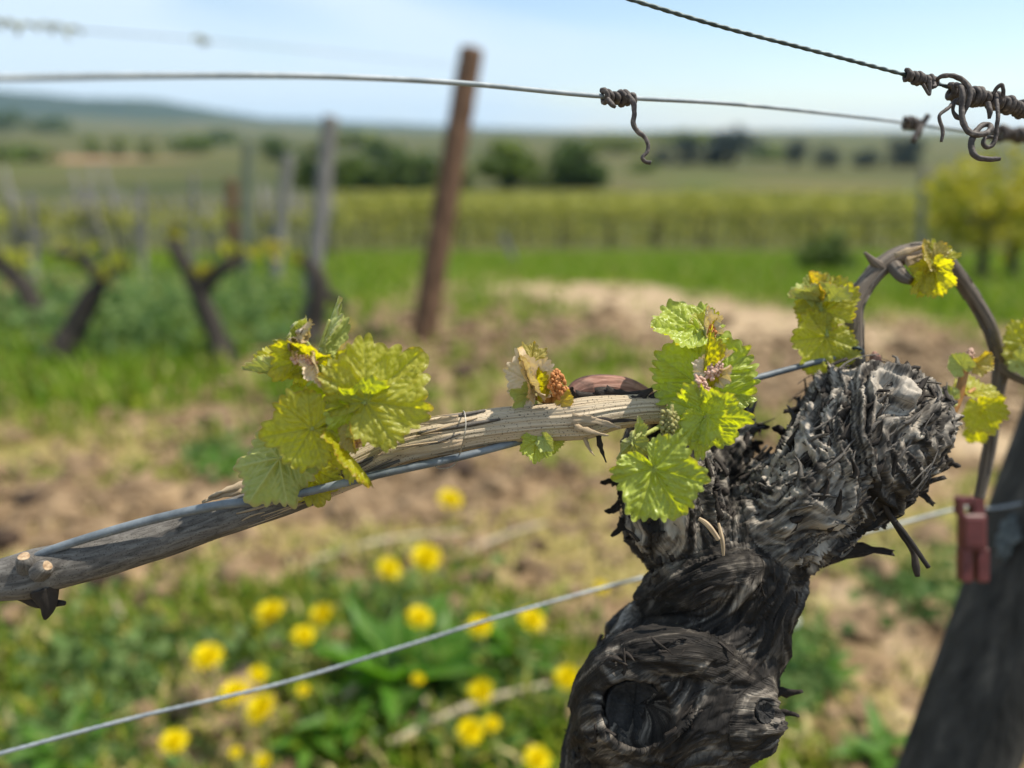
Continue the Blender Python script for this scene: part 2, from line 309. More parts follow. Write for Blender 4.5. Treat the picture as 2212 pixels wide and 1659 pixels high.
M['lichen'] = simple('pale_lichen', [(0.35, (0.045, 0.055, 0.058)), (0.65, (0.13, 0.15, 0.155))], 200, 0.95, 0.7)
M['far_bark'] = simple('vine_trunk_bark', [(0.3, (0.018, 0.014, 0.012)), (0.6, (0.048, 0.04, 0.033)), (0.8, (0.11, 0.09, 0.072))], 30, 0.9, 0.7, stretch=(3, 3, 0.6), bdist=0.008)
M['far_leaf'] = tintmat('vine_shoot_leaves', [(0, (0.13, 0.17, 0.015)), (0.5, (0.27, 0.28, 0.02)), (1, (0.42, 0.36, 0.03))], 0.4)
M['row_leaf'] = tintmat('vine_row_leaves', [(0, (0.16, 0.18, 0.035)), (0.5, (0.29, 0.295, 0.055)), (1, (0.42, 0.39, 0.075))], 0.45)
M['grass'] = tintmat('grass_blades', [(0, (0.022, 0.065, 0.004)), (0.35, (0.10, 0.19, 0.008)), (0.62, (0.25, 0.275, 0.022)), (0.8, (0.38, 0.31, 0.10)), (1, (0.58, 0.49, 0.24))], 0.35)
M['meadow'] = tintmat('meadow_blades', [(0, (0.06, 0.135, 0.006)), (0.4, (0.125, 0.225, 0.009)), (0.68, (0.20, 0.27, 0.016)), (0.85, (0.28, 0.25, 0.07)), (1, (0.42, 0.36, 0.15))], 0.4)
M['weed'] = tintmat('weed_leaves', [(0, (0.05, 0.11, 0.028)), (0.4, (0.115, 0.20, 0.052)), (0.75, (0.20, 0.275, 0.095)), (1, (0.30, 0.32, 0.07))], 0.45)
M['rosette'] = leafmat('rosette_leaf', (0.06, 0.17, 0.012), (0.14, 0.24, 0.04), (0.10, 0.19, 0.04), (0.14, 0.36, 0.01), (0.10, 0.19, 0.02), rough=0.45, blister=0.15, bsc=150)
M['petal'] = tintmat('dandelion_petals', [(0, (0.66, 0.50, 0.0)), (0.5, (0.80, 0.66, 0.001)), (1, (0.86, 0.76, 0.003))], 0.35, 0.5)
M['clock'] = simple('white_seed_head', [(0.4, (0.6, 0.6, 0.56)), (0.6, (0.8, 0.8, 0.76))], 200, 0.9, 0.2)
M['fstem'] = simple('flower_stem', [(0.35, (0.14, 0.2, 0.04)), (0.65, (0.26, 0.28, 0.08))], 60, 0.6, 0.1)
M['straw'] = simple('dead_cane', [(0.35, (0.26, 0.21, 0.14)), (0.65, (0.46, 0.40, 0.28))], 60, 0.8, 0.4)
M['clod'] = simple('soil_clods', [(0.3, (0.09, 0.058, 0.032)), (0.55, (0.20, 0.135, 0.076)), (0.75, (0.30, 0.215, 0.125))], 14, 0.95, 0.7, coord='Object', bdist=0.004)
for k, els in {'crown_mid': [(0, (0.05, 0.085, 0.012)), (0.5, (0.115, 0.175, 0.022)), (1, (0.21, 0.26, 0.045))],
               'crown_dark': [(0, (0.025, 0.055, 0.013)), (0.5, (0.07, 0.12, 0.022)), (1, (0.15, 0.20, 0.04))],
               'crown_pine_hazed': [(0, (0.02, 0.035, 0.035)), (0.5, (0.04, 0.062, 0.058)), (1, (0.075, 0.105, 0.085))],  # pine foliage tinted bluish, distance haze put into the colour
               'crown_light': [(0, (0.07, 0.10, 0.015)), (0.5, (0.14, 0.18, 0.025)), (1, (0.24, 0.26, 0.05))]}.items():
    M[k] = tintmat(k, els, 0.2, 0.7)

# ================================================================== SETTING
# ---- ground: one sheet out to the horizon, finer near the vine row
def blob(x, y, u, v, ru, rv):
    c = G(u, v); ex = abs(G(u + ru, v)[0] - c[0]); e1 = abs(G(u, v - rv)[1] - c[1]); e2 = abs(G(u, v + rv)[1] - c[1])
    ey = np.where(y > c[1], e1, e2)
    return np.exp(-(((x - c[0]) / ex) ** 2 + ((y - c[1]) / ey) ** 2))
GRASS_SPOTS = [(800, 1430, 480, 190, 1.2), (250, 1500, 330, 130, 0.9), (1080, 1560, 230, 160, 0.9), (150, 760, 330, 110, 0.75), (420, 850, 330, 45, 0.6), (480, 960, 120, 70, 0.7),
               (1350, 560, 520, 50, 1.6), (2050, 600, 360, 60, 1.4), (800, 540, 160, 50, 0.9), (1270, 770, 60, 30, 0.6), (1190, 700, 200, 40, 0.15),
               (1960, 900, 160, 40, 0.5), (1750, 1420, 110, 120, 0.7), (2000, 1250, 160, 110, 0.55), (1850, 1620, 200, 70, 0.6), (330, 1330, 330, 80, 0.7),
               (2150, 660, 160, 60, 1.0), (560, 700, 120, 100, 0.8), (1090, 665, 150, 40, .25), (1010, 760, 150, 60, .3), (1800, 620, 300, 36, 1.0), (1980, 840, 200, 26, .5), (1420, 800, 200, 40, .35)]
DRY_SPOTS = [(200, 960, 320, 50, 0.9), (1150, 1150, 300, 60, 1.1), (1250, 960, 300, 60, 0.8), (600, 1170, 300, 60, 0.7), (1980, 1160, 240, 90, 1.0), (1800, 1500, 260, 150, .6), (1250, 840, 350, 70, .5), (1350, 1250, 160, 60, 0.9), (120, 1100, 200, 60, 0.5)]
SAND_SPOTS = [(1380, 636, 200, 22, 1.1), (1640, 705, 240, 40, 1.2), (1130, 622, 150, 14, .6), (1880, 780, 240, 50, 1.25), (2110, 850, 260, 60, 1.2), (2160, 960, 160, 70, .8), (1720, 860, 160, 60, .8), (1880, 1340, 130, 80, 1.0), (1930, 1560, 150, 60, 0.9), (1330, 660, 160, 30, .5)]
SOIL_SPOTS = [(1000, 730, 220, 60, .7), (1250, 720, 200, 40, .6), (700, 930, 330, 60, 1.2), (900, 1060, 260, 70, 1.2), (130, 1080, 220, 70, 0.8), (1700, 820, 160, 60, 0.6), (450, 1530, 170, 60, 0.6)]
def zones(x, y):
    n1 = fbm(x * 2.2, y * 2.2, 1.0, 3); n2 = fbm(x * 7, y * 7, 4.0, 3)
    def acc(l):
        s = 0
        for u, v, ru, rv, a in l: s = s + a * blob(x, y, u, v, ru, rv)
        return s
    g = acc(GRASS_SPOTS); d = acc(DRY_SPOTS); sa = acc(SAND_SPOTS); so_ = acc(SOIL_SPOTS)
    near = np.where(y > 15.5, .55, np.clip(1 - y / 16, 0, 1))
    g = g * 0.85 + 0.55 * n1 + 0.55 * n2 + 0.15 - 0.38 * so_ - 0.5 * sa - 0.15 * d
    far = np.clip((y - 8.0) / 3, 0, 1) * np.clip((17.5 - y) / 2.5, 0, 1); g = g * (1 - far) + far * (0.85 + 0.3 * n1); g = np.where(y > 17, .25 + .3 * n1, g)
    d = d + 0.4 * n2 + 0.25 * n1 + 0.12 - 0.4 * so_
    return np.clip(g, 0, 1), np.clip(d * near, 0, 1), np.clip(sa + 0.3 * n1 + .45 * n2 * np.clip(sa * 1.5, 0, 1), 0, 1)
def relief(x, y):
    near = np.exp(-np.maximum(y - 2.5, 0) / 3.0)
    return near * (0.012 * fbm(x * 3, y * 3, 0, 3) + 0.026 * np.abs(fbm(x * 13, y * 13, 3, 3)) - 0.010)
an = np.concatenate([np.linspace(-180, -46, 30, endpoint=False), np.linspace(-46, 46, 380), np.linspace(48, 180, 30, endpoint=False)])
an = np.radians(an); rr = np.concatenate([np.geomspace(0.12, 12, 330, endpoint=False), np.geomspace(12, 6500, 90)])
AA, RR = np.meshgrid(an, rr); X = np.sin(AA) * RR; Y = np.cos(AA) * RR
Z = gz(Y) + relief(X, Y) + np.clip((RR - 60) / 300, 0, 1) * 1.3 * fbm(X / 260, Y / 260, 2.0, 3)
# the left-hand side of the valley climbs towards the wooded hills
Z = Z + 15 * np.clip((-X - 0.28 * Y) / 500, 0, 1) * np.clip((Y - 120) / 500, 0, 1)
gg, dd, sa = zones(X.ravel(), Y.ravel())
fieldn = fbm(X.ravel() / 95 + 3, Y.ravel() / 55, 9.0, 2)
gV = np.stack([X, Y, Z], -1).reshape(-1, 3); na = len(an); nr = len(rr)
i = np.arange(nr - 1)[:, None] * na; j = np.arange(na)[None]; j2 = (j + 1) % na
gF = np.stack([i + j, i + j2, i + na + j2, i + na + j], -1).reshape(-1, 4).tolist()
gV = np.vstack([gV, [[0, 0, 0]]]); gF += [[len(gV) - 1, (q + 1) % na, q] for q in range(na)]
ext = lambda a: np.append(a, 0.3)
m, t, Nn, Ll = mat_new('ground_soil_and_turf')
tc = Nn('ShaderNodeTexCoord')
def nzn(scale, det=6, rough=0.6):
    n = Nn('ShaderNodeTexNoise'); setin(n, 'Scale', scale); setin(n, 'Detail', det); setin(n, 'Roughness', rough); Ll(tc.outputs['Object'], n.inputs['Vector']); return n
def mixn(fac, a, b):
    x = Nn('ShaderNodeMix'); x.data_type = 'RGBA'; Ll(fac, x.inputs[0]); Ll(a, x.inputs[6]); Ll(b, x.inputs[7]); return x.outputs[2]
n9 = nzn(9); n40 = nzn(40); n3 = nzn(1.3)
rs = ramp(Nn, [(0.32, (0.055, 0.033, 0.018)), (0.5, (0.19, 0.127, 0.07)), (0.68, (0.34, 0.245, 0.145))]); Ll(n9.outputs['Fac'], rs.inputs['Fac'])
rsa = ramp(Nn, [(0.3, (0.22, 0.155, 0.092)), (0.6, (0.36, 0.27, 0.17)), (0.8, (0.43, 0.335, 0.225))]); Ll(n9.outputs['Fac'], rsa.inputs['Fac'])
rg = ramp(Nn, [(0.3, (0.035, 0.07, 0.005)), (0.5, (0.09, 0.145, 0.008)), (0.7, (0.16, 0.185, 0.017))]); Ll(n3.outputs['Fac'], rg.inputs['Fac'])
rd = ramp(Nn, [(0.3, (0.14, 0.11, 0.036)), (0.6, (0.29, 0.235, 0.088)), (0.8, (0.43, 0.36, 0.17))]); Ll(n40.outputs['Fac'], rd.inputs['Fac'])
def soft(an_, lo, hi):
    a = attr(Nn, an_); ad = Nn('ShaderNodeMath'); ad.operation = 'MULTIPLY_ADD'; Ll(n40.outputs['Fac'], ad.inputs[0]); ad.inputs[1].default_value = 0.5; Ll(a.outputs['Fac'], ad.inputs[2])
    r = ramp(Nn, [(lo, (0, 0, 0)), (hi, (1, 1, 1))]); Ll(ad.outputs[0], r.inputs['Fac']); return r.outputs['Color']
c = mixn(soft('sand', 0.5, 0.9), rs.outputs['Color'], rsa.outputs['Color'])
c = mixn(soft('dry', 0.55, 1.0), c, rd.outputs['Color'])
c = mixn(soft('grass', 0.45, 0.9), c, rg.outputs['Color'])
fa = attr(Nn, 'field'); rf = ramp(Nn, [(0.25, (0.03, 0.042, 0.013)), (0.42, (0.062, 0.07, 0.023)), (0.55, (0.085, 0.078, 0.031)), (0.68, (0.068, 0.085, 0.02)), (0.85, (0.24, 0.14, 0.085))]); Ll(fa.outputs['Fac'], rf.inputs['Fac'])
ff = attr(Nn, 'far'); c = mixn(ff.outputs['Fac'], c, rf.outputs['Color'])
b = Nn('ShaderNodeBsdfPrincipled'); setin(b, 'Roughness', 0.95); setin(b, 'Specular IOR Level', 0.1); Ll(c, b.inputs['Base Color'])
bp = Nn('ShaderNodeBump'); setin(bp, 'Strength', 0.8); setin(bp, 'Distance', 0.012); Ll(n40.outputs['Fac'], bp.inputs['Height']); Ll(bp.outputs[0], b.inputs['Normal'])
om = Nn('ShaderNodeOutputMaterial'); Ll(b.outputs[0], om.inputs['Surface']); M['ground'] = m
yy = Y.ravel(); farw = np.clip((yy - 15.5) / 2.5, 0, 1)
# a bare red-soil field on the left slope
red = np.exp(-(((X.ravel() + 175) / 60) ** 2 + ((yy - 290) / 45) ** 2) ** 2)
fld = np.clip(0.48 + 0.33 * fieldn, 0, 0.74); fld = fld * (1 - red) + 0.95 * red
ground = mk('ground', gV, gF, M['ground'], None, {'grass': ext(gg), 'dry': ext(dd), 'sand': ext(sa), 'field': ext(fld), 'far': np.append(farw, 0)}, origin=(0, 0, 0))
tag(ground, kind='structure')
def gz_far(x, y):
    z = gz(y) + np.clip((np.hypot(x, y) - 60) / 300, 0, 1) * 1.3 * fbm(x / 260, y / 260, 2.0, 3)
    return z + 15 * np.clip((-x - 0.28 * y) / 500, 0, 1) * np.clip((y - 120) / 500, 0, 1)
def GF(u, v):
    r = ray(u, v); t = 20.0
    for k in range(3000):
        p = C0 + r * t
        if p[2] <= gz_far(p[0], p[1]): break
        t *= 1.004
    p[2] = gz_far(p[0], p[1]); return p

# ---- wooded hills along the skyline
M['hill'] = simple('wooded_hillside', [(0.3, (0.012, 0.026, 0.014)), (0.55, (0.024, 0.042, 0.020)), (0.75, (0.05, 0.065, 0.028))], 0.012, 0.95, 0.0, detail=8)
def hill(name, prof, dist, depth, mat, nx=160, ny=24):
    us = np.array([p[0] for p in prof]); vs = np.array([p[1] for p in prof])
    u = np.linspace(us[0], us[-1], nx); v = np.interp(u, us, vs)
    k = np.ones(9) / 9; v = np.convolve(np.pad(v, 4, mode='edge'), k, 'valid')
    top = np.array([P(a, b_, dist) for a, b_ in zip(u, v)]); V = []
    tt = np.linspace(-1, 1, ny)
    for q in tt:
        prof_ = np.cos(q * np.pi / 2) ** 1.2
        base = -12.0
        z = base + (top[:, 2] - base) * prof_ + 4.0 * fbm(top[:, 0] / 90, np.full(nx, q * 9.0), 3.0, 3) * prof_
        V.append(np.stack([top[:, 0], top[:, 1] + q * depth, z], -1))
    V = np.vstack(V); ii = np.arange(ny - 1)[:, None] * nx; jj = np.arange(nx - 1)[None]
    F = np.stack([ii + jj, ii + jj + 1, ii + nx + jj + 1, ii + nx + jj], -1).reshape(-1, 4)
    return tag(mk(name, V, F, mat, None), kind='structure')
hill('hill_wooded', [(-900, 250), (-500, 215), (-200, 205), (0, 194), (90, 203), (180, 214), (300, 211), (370, 222), (470, 240), (570, 255), (700, 268), (900, 284)], 2600, 700, M['hill'])
hill('hill_distant', [(300, 280), (450, 258), (620, 254), (760, 262), (900, 268), (1100, 278), (1300, 284), (1500, 286), (1800, 284), (2100, 286), (2500, 280), (3000, 286)], 3900, 600, M['hill'])
hill('hill_lower_slope', [(-900, 275), (-300, 262), (0, 255), (160, 252), (330, 262), (520, 266), (760, 276), (1000, 288)], 1500, 380, simple('field_slope', [(0.3, (0.035, 0.05, 0.018)), (0.5, (0.07, 0.078, 0.03)), (0.7, (0.12, 0.095, 0.05))], 0.02, 0.95, 0.0))

# ================================================================== THE VINE IN FOCUS
def bark_disp(seed, fib, amp, lump, lumpf=1.0, twist=0.0, fine=0.25):
    def f(s, a, r):
        x, y = np.cos(a + twist * s), np.sin(a + twist * s)
        w_ = fbm(x * 1.1 + seed, y * 1.1, s * 9, 2)
        big = fbm(x * 0.9 * lumpf + seed, y * 0.9 * lumpf, s * 22 * lumpf, 3)
        k = fib
        ridge = 1 - np.abs(fbm(x * k + seed + w_ * 1.2, y * k + w_ * 1.2, s * 38 + w_ * 1.5, 3)) * 2
        fn = fbm(x * k * 3, y * k * 3 + seed, s * 160 + w_ * 3, 3)
        gate = np.clip(fbm(x * 1.3 + 5, y * 1.3, s * 30 + seed, 2) * 1.2 + 0.6, 0.15, 1.2)
        return r * (lump * big + amp * (ridge - 0.4) * gate + amp * fine * fn)
    return f
def buv(s, a, r0): return np.stack([s, np.cos(a) * r0, np.sin(a) * r0], -1)
def limb(mb, rows, nl, na, disp, r0=0.028):
    V, F, s, a = tube(pr_px(rows) if len(rows[0]) == 4 else rows, nl, na, disp); mb.add(V, F, buv=buv(s, a, r0)); return V
base_pt = P(1390, 1700, 0.325); vbase = np.array([base_pt[0] - 0.015, base_pt[1] + 0.02, gz(base_pt[1] + 0.02)])
vine = thing('grapevine', vbase, 'gnarled old black-barked grapevine in sharp focus with young yellow-green leaves', 'grapevine')
# trunk and arms grow as one body: limbs fused, then barked along the grain of each limb
low = np.vstack([[*(vbase + [0, 0, -0.05]), 0.036], [*(vbase + [0.004, 0, 0.12]), 0.031], [*(vbase + [-0.004, -0.006, 0.30]), 0.029], pr_px([(1378, 1760, .325, 148), (1380, 1700, .324, 150)])])
LIMBS = [
 # rows, group (0 trunk, 1 right arm, 2 left arm), fibre amplitude (m), lump amplitude (m), fibres round the limb, along freq
 (pr_px([(1378, 1760, .325, 146), (1366, 1690, .324, 142), (1376, 1620, .322, 150), (1440, 1530, .32, 186), (1488, 1455, .32, 186), (1530, 1370, .32, 160), (1560, 1290, .32, 146), (1565, 1220, .32, 158), (1560, 1150, .322, 122)]), 0, .0008, .0040, 2.0, 22),
 (pr_px([(1470, 1500, .318, 100), (1550, 1525, .306, 112), (1620, 1532, .300, 96), (1668, 1535, .300, 58)]), 0, .0012, .0028, 2.2, 30),
 (pr_px([(1290, 1610, .318, 60), (1330, 1555, .304, 88), (1366, 1532, .294, 82)]), 0, .0010, .0016, 2.0, 30),
 (pr_px([(1262, 1530, .316, 40), (1325, 1445, .300, 56), (1440, 1408, .292, 50), (1560, 1432, .293, 48), (1640, 1480, .302, 32)]), 0, .0010, .0014, 1.6, 26),
 (pr_px([(1420, 1310, .318, 56), (1490, 1250, .303, 60), (1590, 1225, .300, 56), (1690, 1230, .308, 46)]), 0, .0016, .0026, 2.4, 34),
 (pr_px([(1535, 1240, .322, 108), (1598, 1175, .318, 120), (1690, 1118, .314, 116), (1772, 1050, .312, 122), (1836, 988, .314, 136), (1886, 928, .318, 146), (1912, 880, .322, 126), (1925, 835, .326, 74)]), 1, .0024, .0042, 3.4, 34),
 (pr_px([(1860, 1000, .314, 86), (1950, 978, .314, 84), (2005, 962, .316, 56), (2035, 955, .317, 28)]), 1, .0024, .0040, 3.0, 40),
 (pr_px([(1870, 900, .326, 78), (1852, 835, .330, 56), (1846, 800, .332, 36)]), 1, .0022, .0032, 2.6, 40),
 (pr_px([(1555, 1235, .326, 104), (1500, 1160, .318, 114), (1455, 1085, .314, 108), (1435, 1010, .313, 98), (1440, 945, .312, 82), (1450, 905, .310, 50)]), 2, .0024, .0040, 3.2, 34),
 (pr_px([(1470, 1080, .322, 72), (1532, 1000, .330, 60), (1578, 935, .336, 50), (1598, 895, .338, 32)]), 2, .0022, .0036, 2.8, 40)]
def fused_body():
    mb = MB()
    for L_ in LIMBS:
        V, F, s, a = tube(L_[0], 90, 44); mb.add(V, F)
    m_ = bpy.data.meshes.new('body'); m_.from_pydata(np.concatenate(mb.V).tolist(), [], mb.F); o = bpy.data.objects.new('body', m_); COL.objects.link(o)
    r_ = o.modifiers.new('r', 'REMESH'); r_.mode = 'VOXEL'; r_.voxel_size = 0.00078; sm = o.modifiers.new('s', 'SMOOTH'); sm.iterations = 14; sm.factor = 0.5
    ev = o.evaluated_get(bpy.context.evaluated_depsgraph_get()); me = ev.to_mesh(); n = len(me.vertices); V = np.empty(n * 3, np.float32); me.vertices.foreach_get('co', V); Nv = np.empty(n * 3, np.float32); me.vertices.foreach_get('normal', Nv)
    nl = len(me.loops); li = np.empty(nl, np.int32); me.loops.foreach_get('vertex_index', li); F = li.reshape(-1, 4); V = V.reshape(-1, 3).astype(float); Nv = Nv.reshape(-1, 3).astype(float); ev.to_mesh_clear(); bpy.data.objects.remove(o); bpy.data.meshes.remove(m_)
    return V, Nv, F
bV, bN, bF = fused_body(); nb = len(bV)
W = np.zeros((len(LIMBS), nb)); SS_ = np.zeros((len(LIMBS), nb)); XA = np.zeros((len(LIMBS), nb)); YA = np.zeros((len(LIMBS), nb)); RA = np.zeros((len(LIMBS), nb)); TG = np.zeros((len(LIMBS), nb, 3))
for k, L_ in enumerate(LIMBS):
    c, s = spline(L_[0], 40); r = c[:, 3]; c = c[:, :3]; T_, A_, B_ = frames(c)
    d2 = ((bV ** 2).sum(1)[:, None] - 2 * bV @ c.T + (c ** 2).sum(1)[None]); d2 = np.maximum(d2, 0); sw = np.exp(-(d2 - d2.min(1)[:, None]) / (2 * .0085 ** 2)); sw /= sw.sum(1)[:, None]; cc, Tb, Ab, Bb, rb_ = sw @ c, sw @ T_, sw @ A_, sw @ B_, sw @ r
    dl = bV - cc; ca, sa_ = (dl * Ab).sum(1), (dl * Bb).sum(1); rad = np.hypot(ca, sa_) + 1e-9; W[k] = np.exp(-7 * np.sqrt(d2.min(1)) / rb_); SS_[k] = sw @ s; XA[k], YA[k] = ca / rad, sa_ / rad; RA[k] = rb_; TG[k] = Tb
W /= W.sum(0)[None]; dom = W.argmax(0)
disp = np.zeros(nb); fib = np.zeros(nb)
for k, L_ in enumerate(LIMBS):
    m_ = W[k] > 0.04
    if not m_.any(): continue
    x, y, s, r = XA[k][m_], YA[k][m_], SS_[k][m_], RA[k][m_]; sd = 3.7 * k; sc = r / .024; kf, af = L_[4] * sc, L_[5]
    pb_ = bV[m_]; tw = s * 14 * (1 if k % 2 else -1) + (.75 if L_[1] else .4) * fbm(pb_[:, 0] * 26 + sd, pb_[:, 1] * 26, pb_[:, 2] * 26, 2); s = s + (.008 if L_[1] else .004) * fbm(pb_[:, 0] * 30, pb_[:, 1] * 30 + 7, pb_[:, 2] * 30, 2); x, y = x * np.cos(tw) - y * np.sin(tw), x * np.sin(tw) + y * np.cos(tw)
    w_ = 1.5 * fbm(x * 1.2 * sc + sd, y * 1.2 * sc, s * 18, 3); w2 = 1.5 * fbm(x * 1.2 * sc + sd + 9, y * 1.2 * sc, s * 18, 2)
    x, y = x * np.cos(.6 * w_) - y * np.sin(.6 * w_), x * np.sin(.6 * w_) + y * np.cos(.6 * w_)
    gn = fbm(x * 1.4 * sc + sd + 20, y * 1.4 * sc + w2, s * 30, 3); rg = 1 - 2.2 * np.abs(fbm(x * kf + sd + w_ * 1.6, y * kf + w2 * 1.6, s * af * .34 + w_ * .6, 3, .55)); fn = fbm(x * kf * 2.6 + w2, y * kf * 2.6 + sd + w_, s * af * .8, 3, .6)
    ter = fbm(x * 2.2 * sc + sd + w2, y * 2.2 * sc, s * 46 + 3, 2); ter = np.floor(ter * 3.2 + .5) / 3.2 * .6 + ter * .4      # torn, stepped plates
    big = fbm(x * 0.9 * sc + sd, y * 0.9 * sc, s * 26, 2); gate = np.clip(.75 + .9 * w2, .25, 1.4)
    disp[m_] += W[k][m_] * (L_[2] * (1.1 * rg * gate + .8 * fn + .5 * np.clip(fbm(pb_[:, 0] * 190, pb_[:, 1] * 190, pb_[:, 2] * 190, 3), -.6, 1.2) * (1 if L_[1] else .35)) + L_[3] * (.9 * big + .45 * ter + .8 * np.abs(gn)))
    fib[m_] += W[k][m_] * ((.56 if L_[1] else .33) + .50 * fbm(x * kf * 1.5 + sd + 40 + w_ * 2, y * kf * 1.5 + w2 * 2, s * af * .45 + w_, 4, .62))
# hollow of the large pruning wound
def surf(u, v):
    rel = bV - C0; dd_ = rel @ CF; uu = CU + rel @ CR / dd_ * FPX; vv = CV - rel @ CUP / dd_ * FPX; m_ = np.hypot(uu - u, vv - v) < 9; return (dd_[m_].min() if m_.any() else .3)
WD = [(1372, 1534, 74, .0055), (1655, 1540, 26, .002)]; wdep = []
for u, v, rw, dep in WD:
    d0 = surf(u, v); c_ = P(u, v, d0); rel = bV - c_; rho = np.linalg.norm(rel - np.outer(rel @ CF, CF), axis=1) / px(rw, d0); fr = (rel @ CF < .022)
    ins = np.clip(1.1 - rho, 0, 1); hol = np.where(rho < 1.0, -(1 - rho ** 4), 0) * dep; rim_ = np.exp(-((rho - 1.12) / .16) ** 2) * dep * .35
    disp = np.where(fr & (rho < 1.7), disp * np.where(rho < 1, .15, 1) + hol + rim_, disp); wdep.append(d0)
for g_ in range(3):
    q_ = np.isin(dom, [k for k, L_ in enumerate(LIMBS) if L_[1] == g_]); disp = disp - np.stack([W[k] for k, L_ in enumerate(LIMBS) if L_[1] == g_]).sum(0) * (np.median(disp[q_]) - .0004)
bV2 = bV + bN * disp[:, None]
attr_b = {'fib': np.clip(fib, 0, 1), 'buv': np.stack([SS_[dom, np.arange(nb)], XA[dom, np.arange(nb)] * .026, YA[dom, np.arange(nb)] * .026], -1)}
grp = np.array([L_[1] for L_ in LIMBS]); Wg = np.stack([W[grp == g].sum(0) for g in range(3)]); vg = Wg.argmax(0); fg = vg[bF[:, 0]]
def sub(g, extra=None):
    f = bF[fg == g]; use = np.unique(f); mp_ = -np.ones(nb, int); mp_[use] = np.arange(len(use)); V = bV2[use]; F = mp_[f]; at = {k: x[use] for k, x in attr_b.items()}
    mb = MB(); mb.add(V, F, **at)
    if extra is not None:
        V, F, s, a = extra; mb.add(V, F, fib=np.full(len(V), .4), buv=buv(s, a, .028))
    return mb
trunk = sub(0, tube(low, 120, 60, bark_disp(1.7, 3.2, 0.05, 0.06))).mk('trunk', M['trunk'], vine)
arm_r = sub(1).mk('arm', M['trunk'], vine); arm_l = sub(2).mk('arm', M['trunk'], vine)
# lifted shreds of bark lying along the grain
def stuff_part(mb, name, mat, par):
    return tag(mb.mk(name, mat, par), kind='stuff')
def shreds(g, n, seed, lmin, lmax, wmin, wmax, lift, curl, sel=None):
    rs = np.random.RandomState(seed); idx = np.where(vg == g)[0] if sel is None else np.where((vg == g) & sel)[0]; idx = idx[rs.randint(len(idx), size=n)]; mb = MB(); m_ = 7
    for q, i_ in enumerate(idx):
        p, nn_, t0 = bV2[i_], bN[i_], TG[dom[i_], i_]; t0 = t0 - nn_ * (t0 @ nn_); t0 /= np.linalg.norm(t0) + 1e-9; sd_ = np.cross(nn_, t0); a0 = rs.normal(0, .35); dr = math.cos(a0) * t0 + math.sin(a0) * sd_; sd_ = np.cross(nn_, dr); ln = rs.uniform(lmin, lmax); wd = rs.uniform(wmin, wmax); up = abs(rs.normal(0, lift)) * ln; bend = rs.normal(0, curl) * ln; wv = rs.uniform(0, 6); V = []
        for e in range(m_):
            t_ = e / (m_ - 1); c_ = p + dr * ln * t_ + sd_ * (bend * t_ * t_ + .06 * ln * math.sin(5 * t_ + wv)) + nn_ * (up * t_ ** 1.7 + .0002 - .0006 * (1 - t_) + .05 * ln * math.sin(4 * t_ + wv) * t_ - (ln * t_) ** 2 / .052); ww = wd * (1 - .8 * t_ ** 2) * rs.uniform(.7, 1.2); tk = wd * .4
            V += [c_ - sd_ * ww - nn_ * tk, c_ + nn_ * tk, c_ + sd_ * ww - nn_ * tk]
        F = [[e * 3 + h, e * 3 + (h + 1) % 3, e * 3 + 3 + (h + 1) % 3, e * 3 + 3 + h] for e in range(m_ - 1) for h in range(3)] + [[0, 2, 1], [m_ * 3 - 3, m_ * 3 - 2, m_ * 3 - 1]]
        mb.add(np.array(V), F, buv=np.stack([np.full(m_ * 3, q * 1.7), np.repeat(np.linspace(0, .3, m_), 3), np.tile([0, .5, 1], m_)], -1))
    return mb
stuff_part(shreds(1, 240, 5, .007, .028, .0003, .0010, .035, .22), 'bark_shreds', M['strip'], arm_r)
stuff_part(shreds(1, 260, 16, .003, .010, .0004, .0014, .12, .6), 'bark_shreds', M['strip'], arm_r)
stuff_part(shreds(1, 300, 6, .003, .009, .0008, .0024, .16, .5), 'bark_shreds', M['strip_dark'], arm_r)
stuff_part(shreds(2, 80, 7, .005, .016, .0003, .0010, .06, .3), 'bark_shreds', M['strip'], arm_l)
stuff_part(shreds(2, 200, 8, .003, .009, .0010, .0028, .18, .5), 'bark_shreds', M['strip_dark'], arm_l)
stuff_part(shreds(0, 90, 9, .004, .014, .0004, .0012, .06, .3, bV[:, 2] > P(1500, 1420, .3)[2]), 'bark_shreds', M['strip_dark'], trunk)
stuff_part(shreds(0, 110, 19, .003, .009, .0008, .0020, .12, .5), 'bark_shreds', M['strip_dark'], trunk)
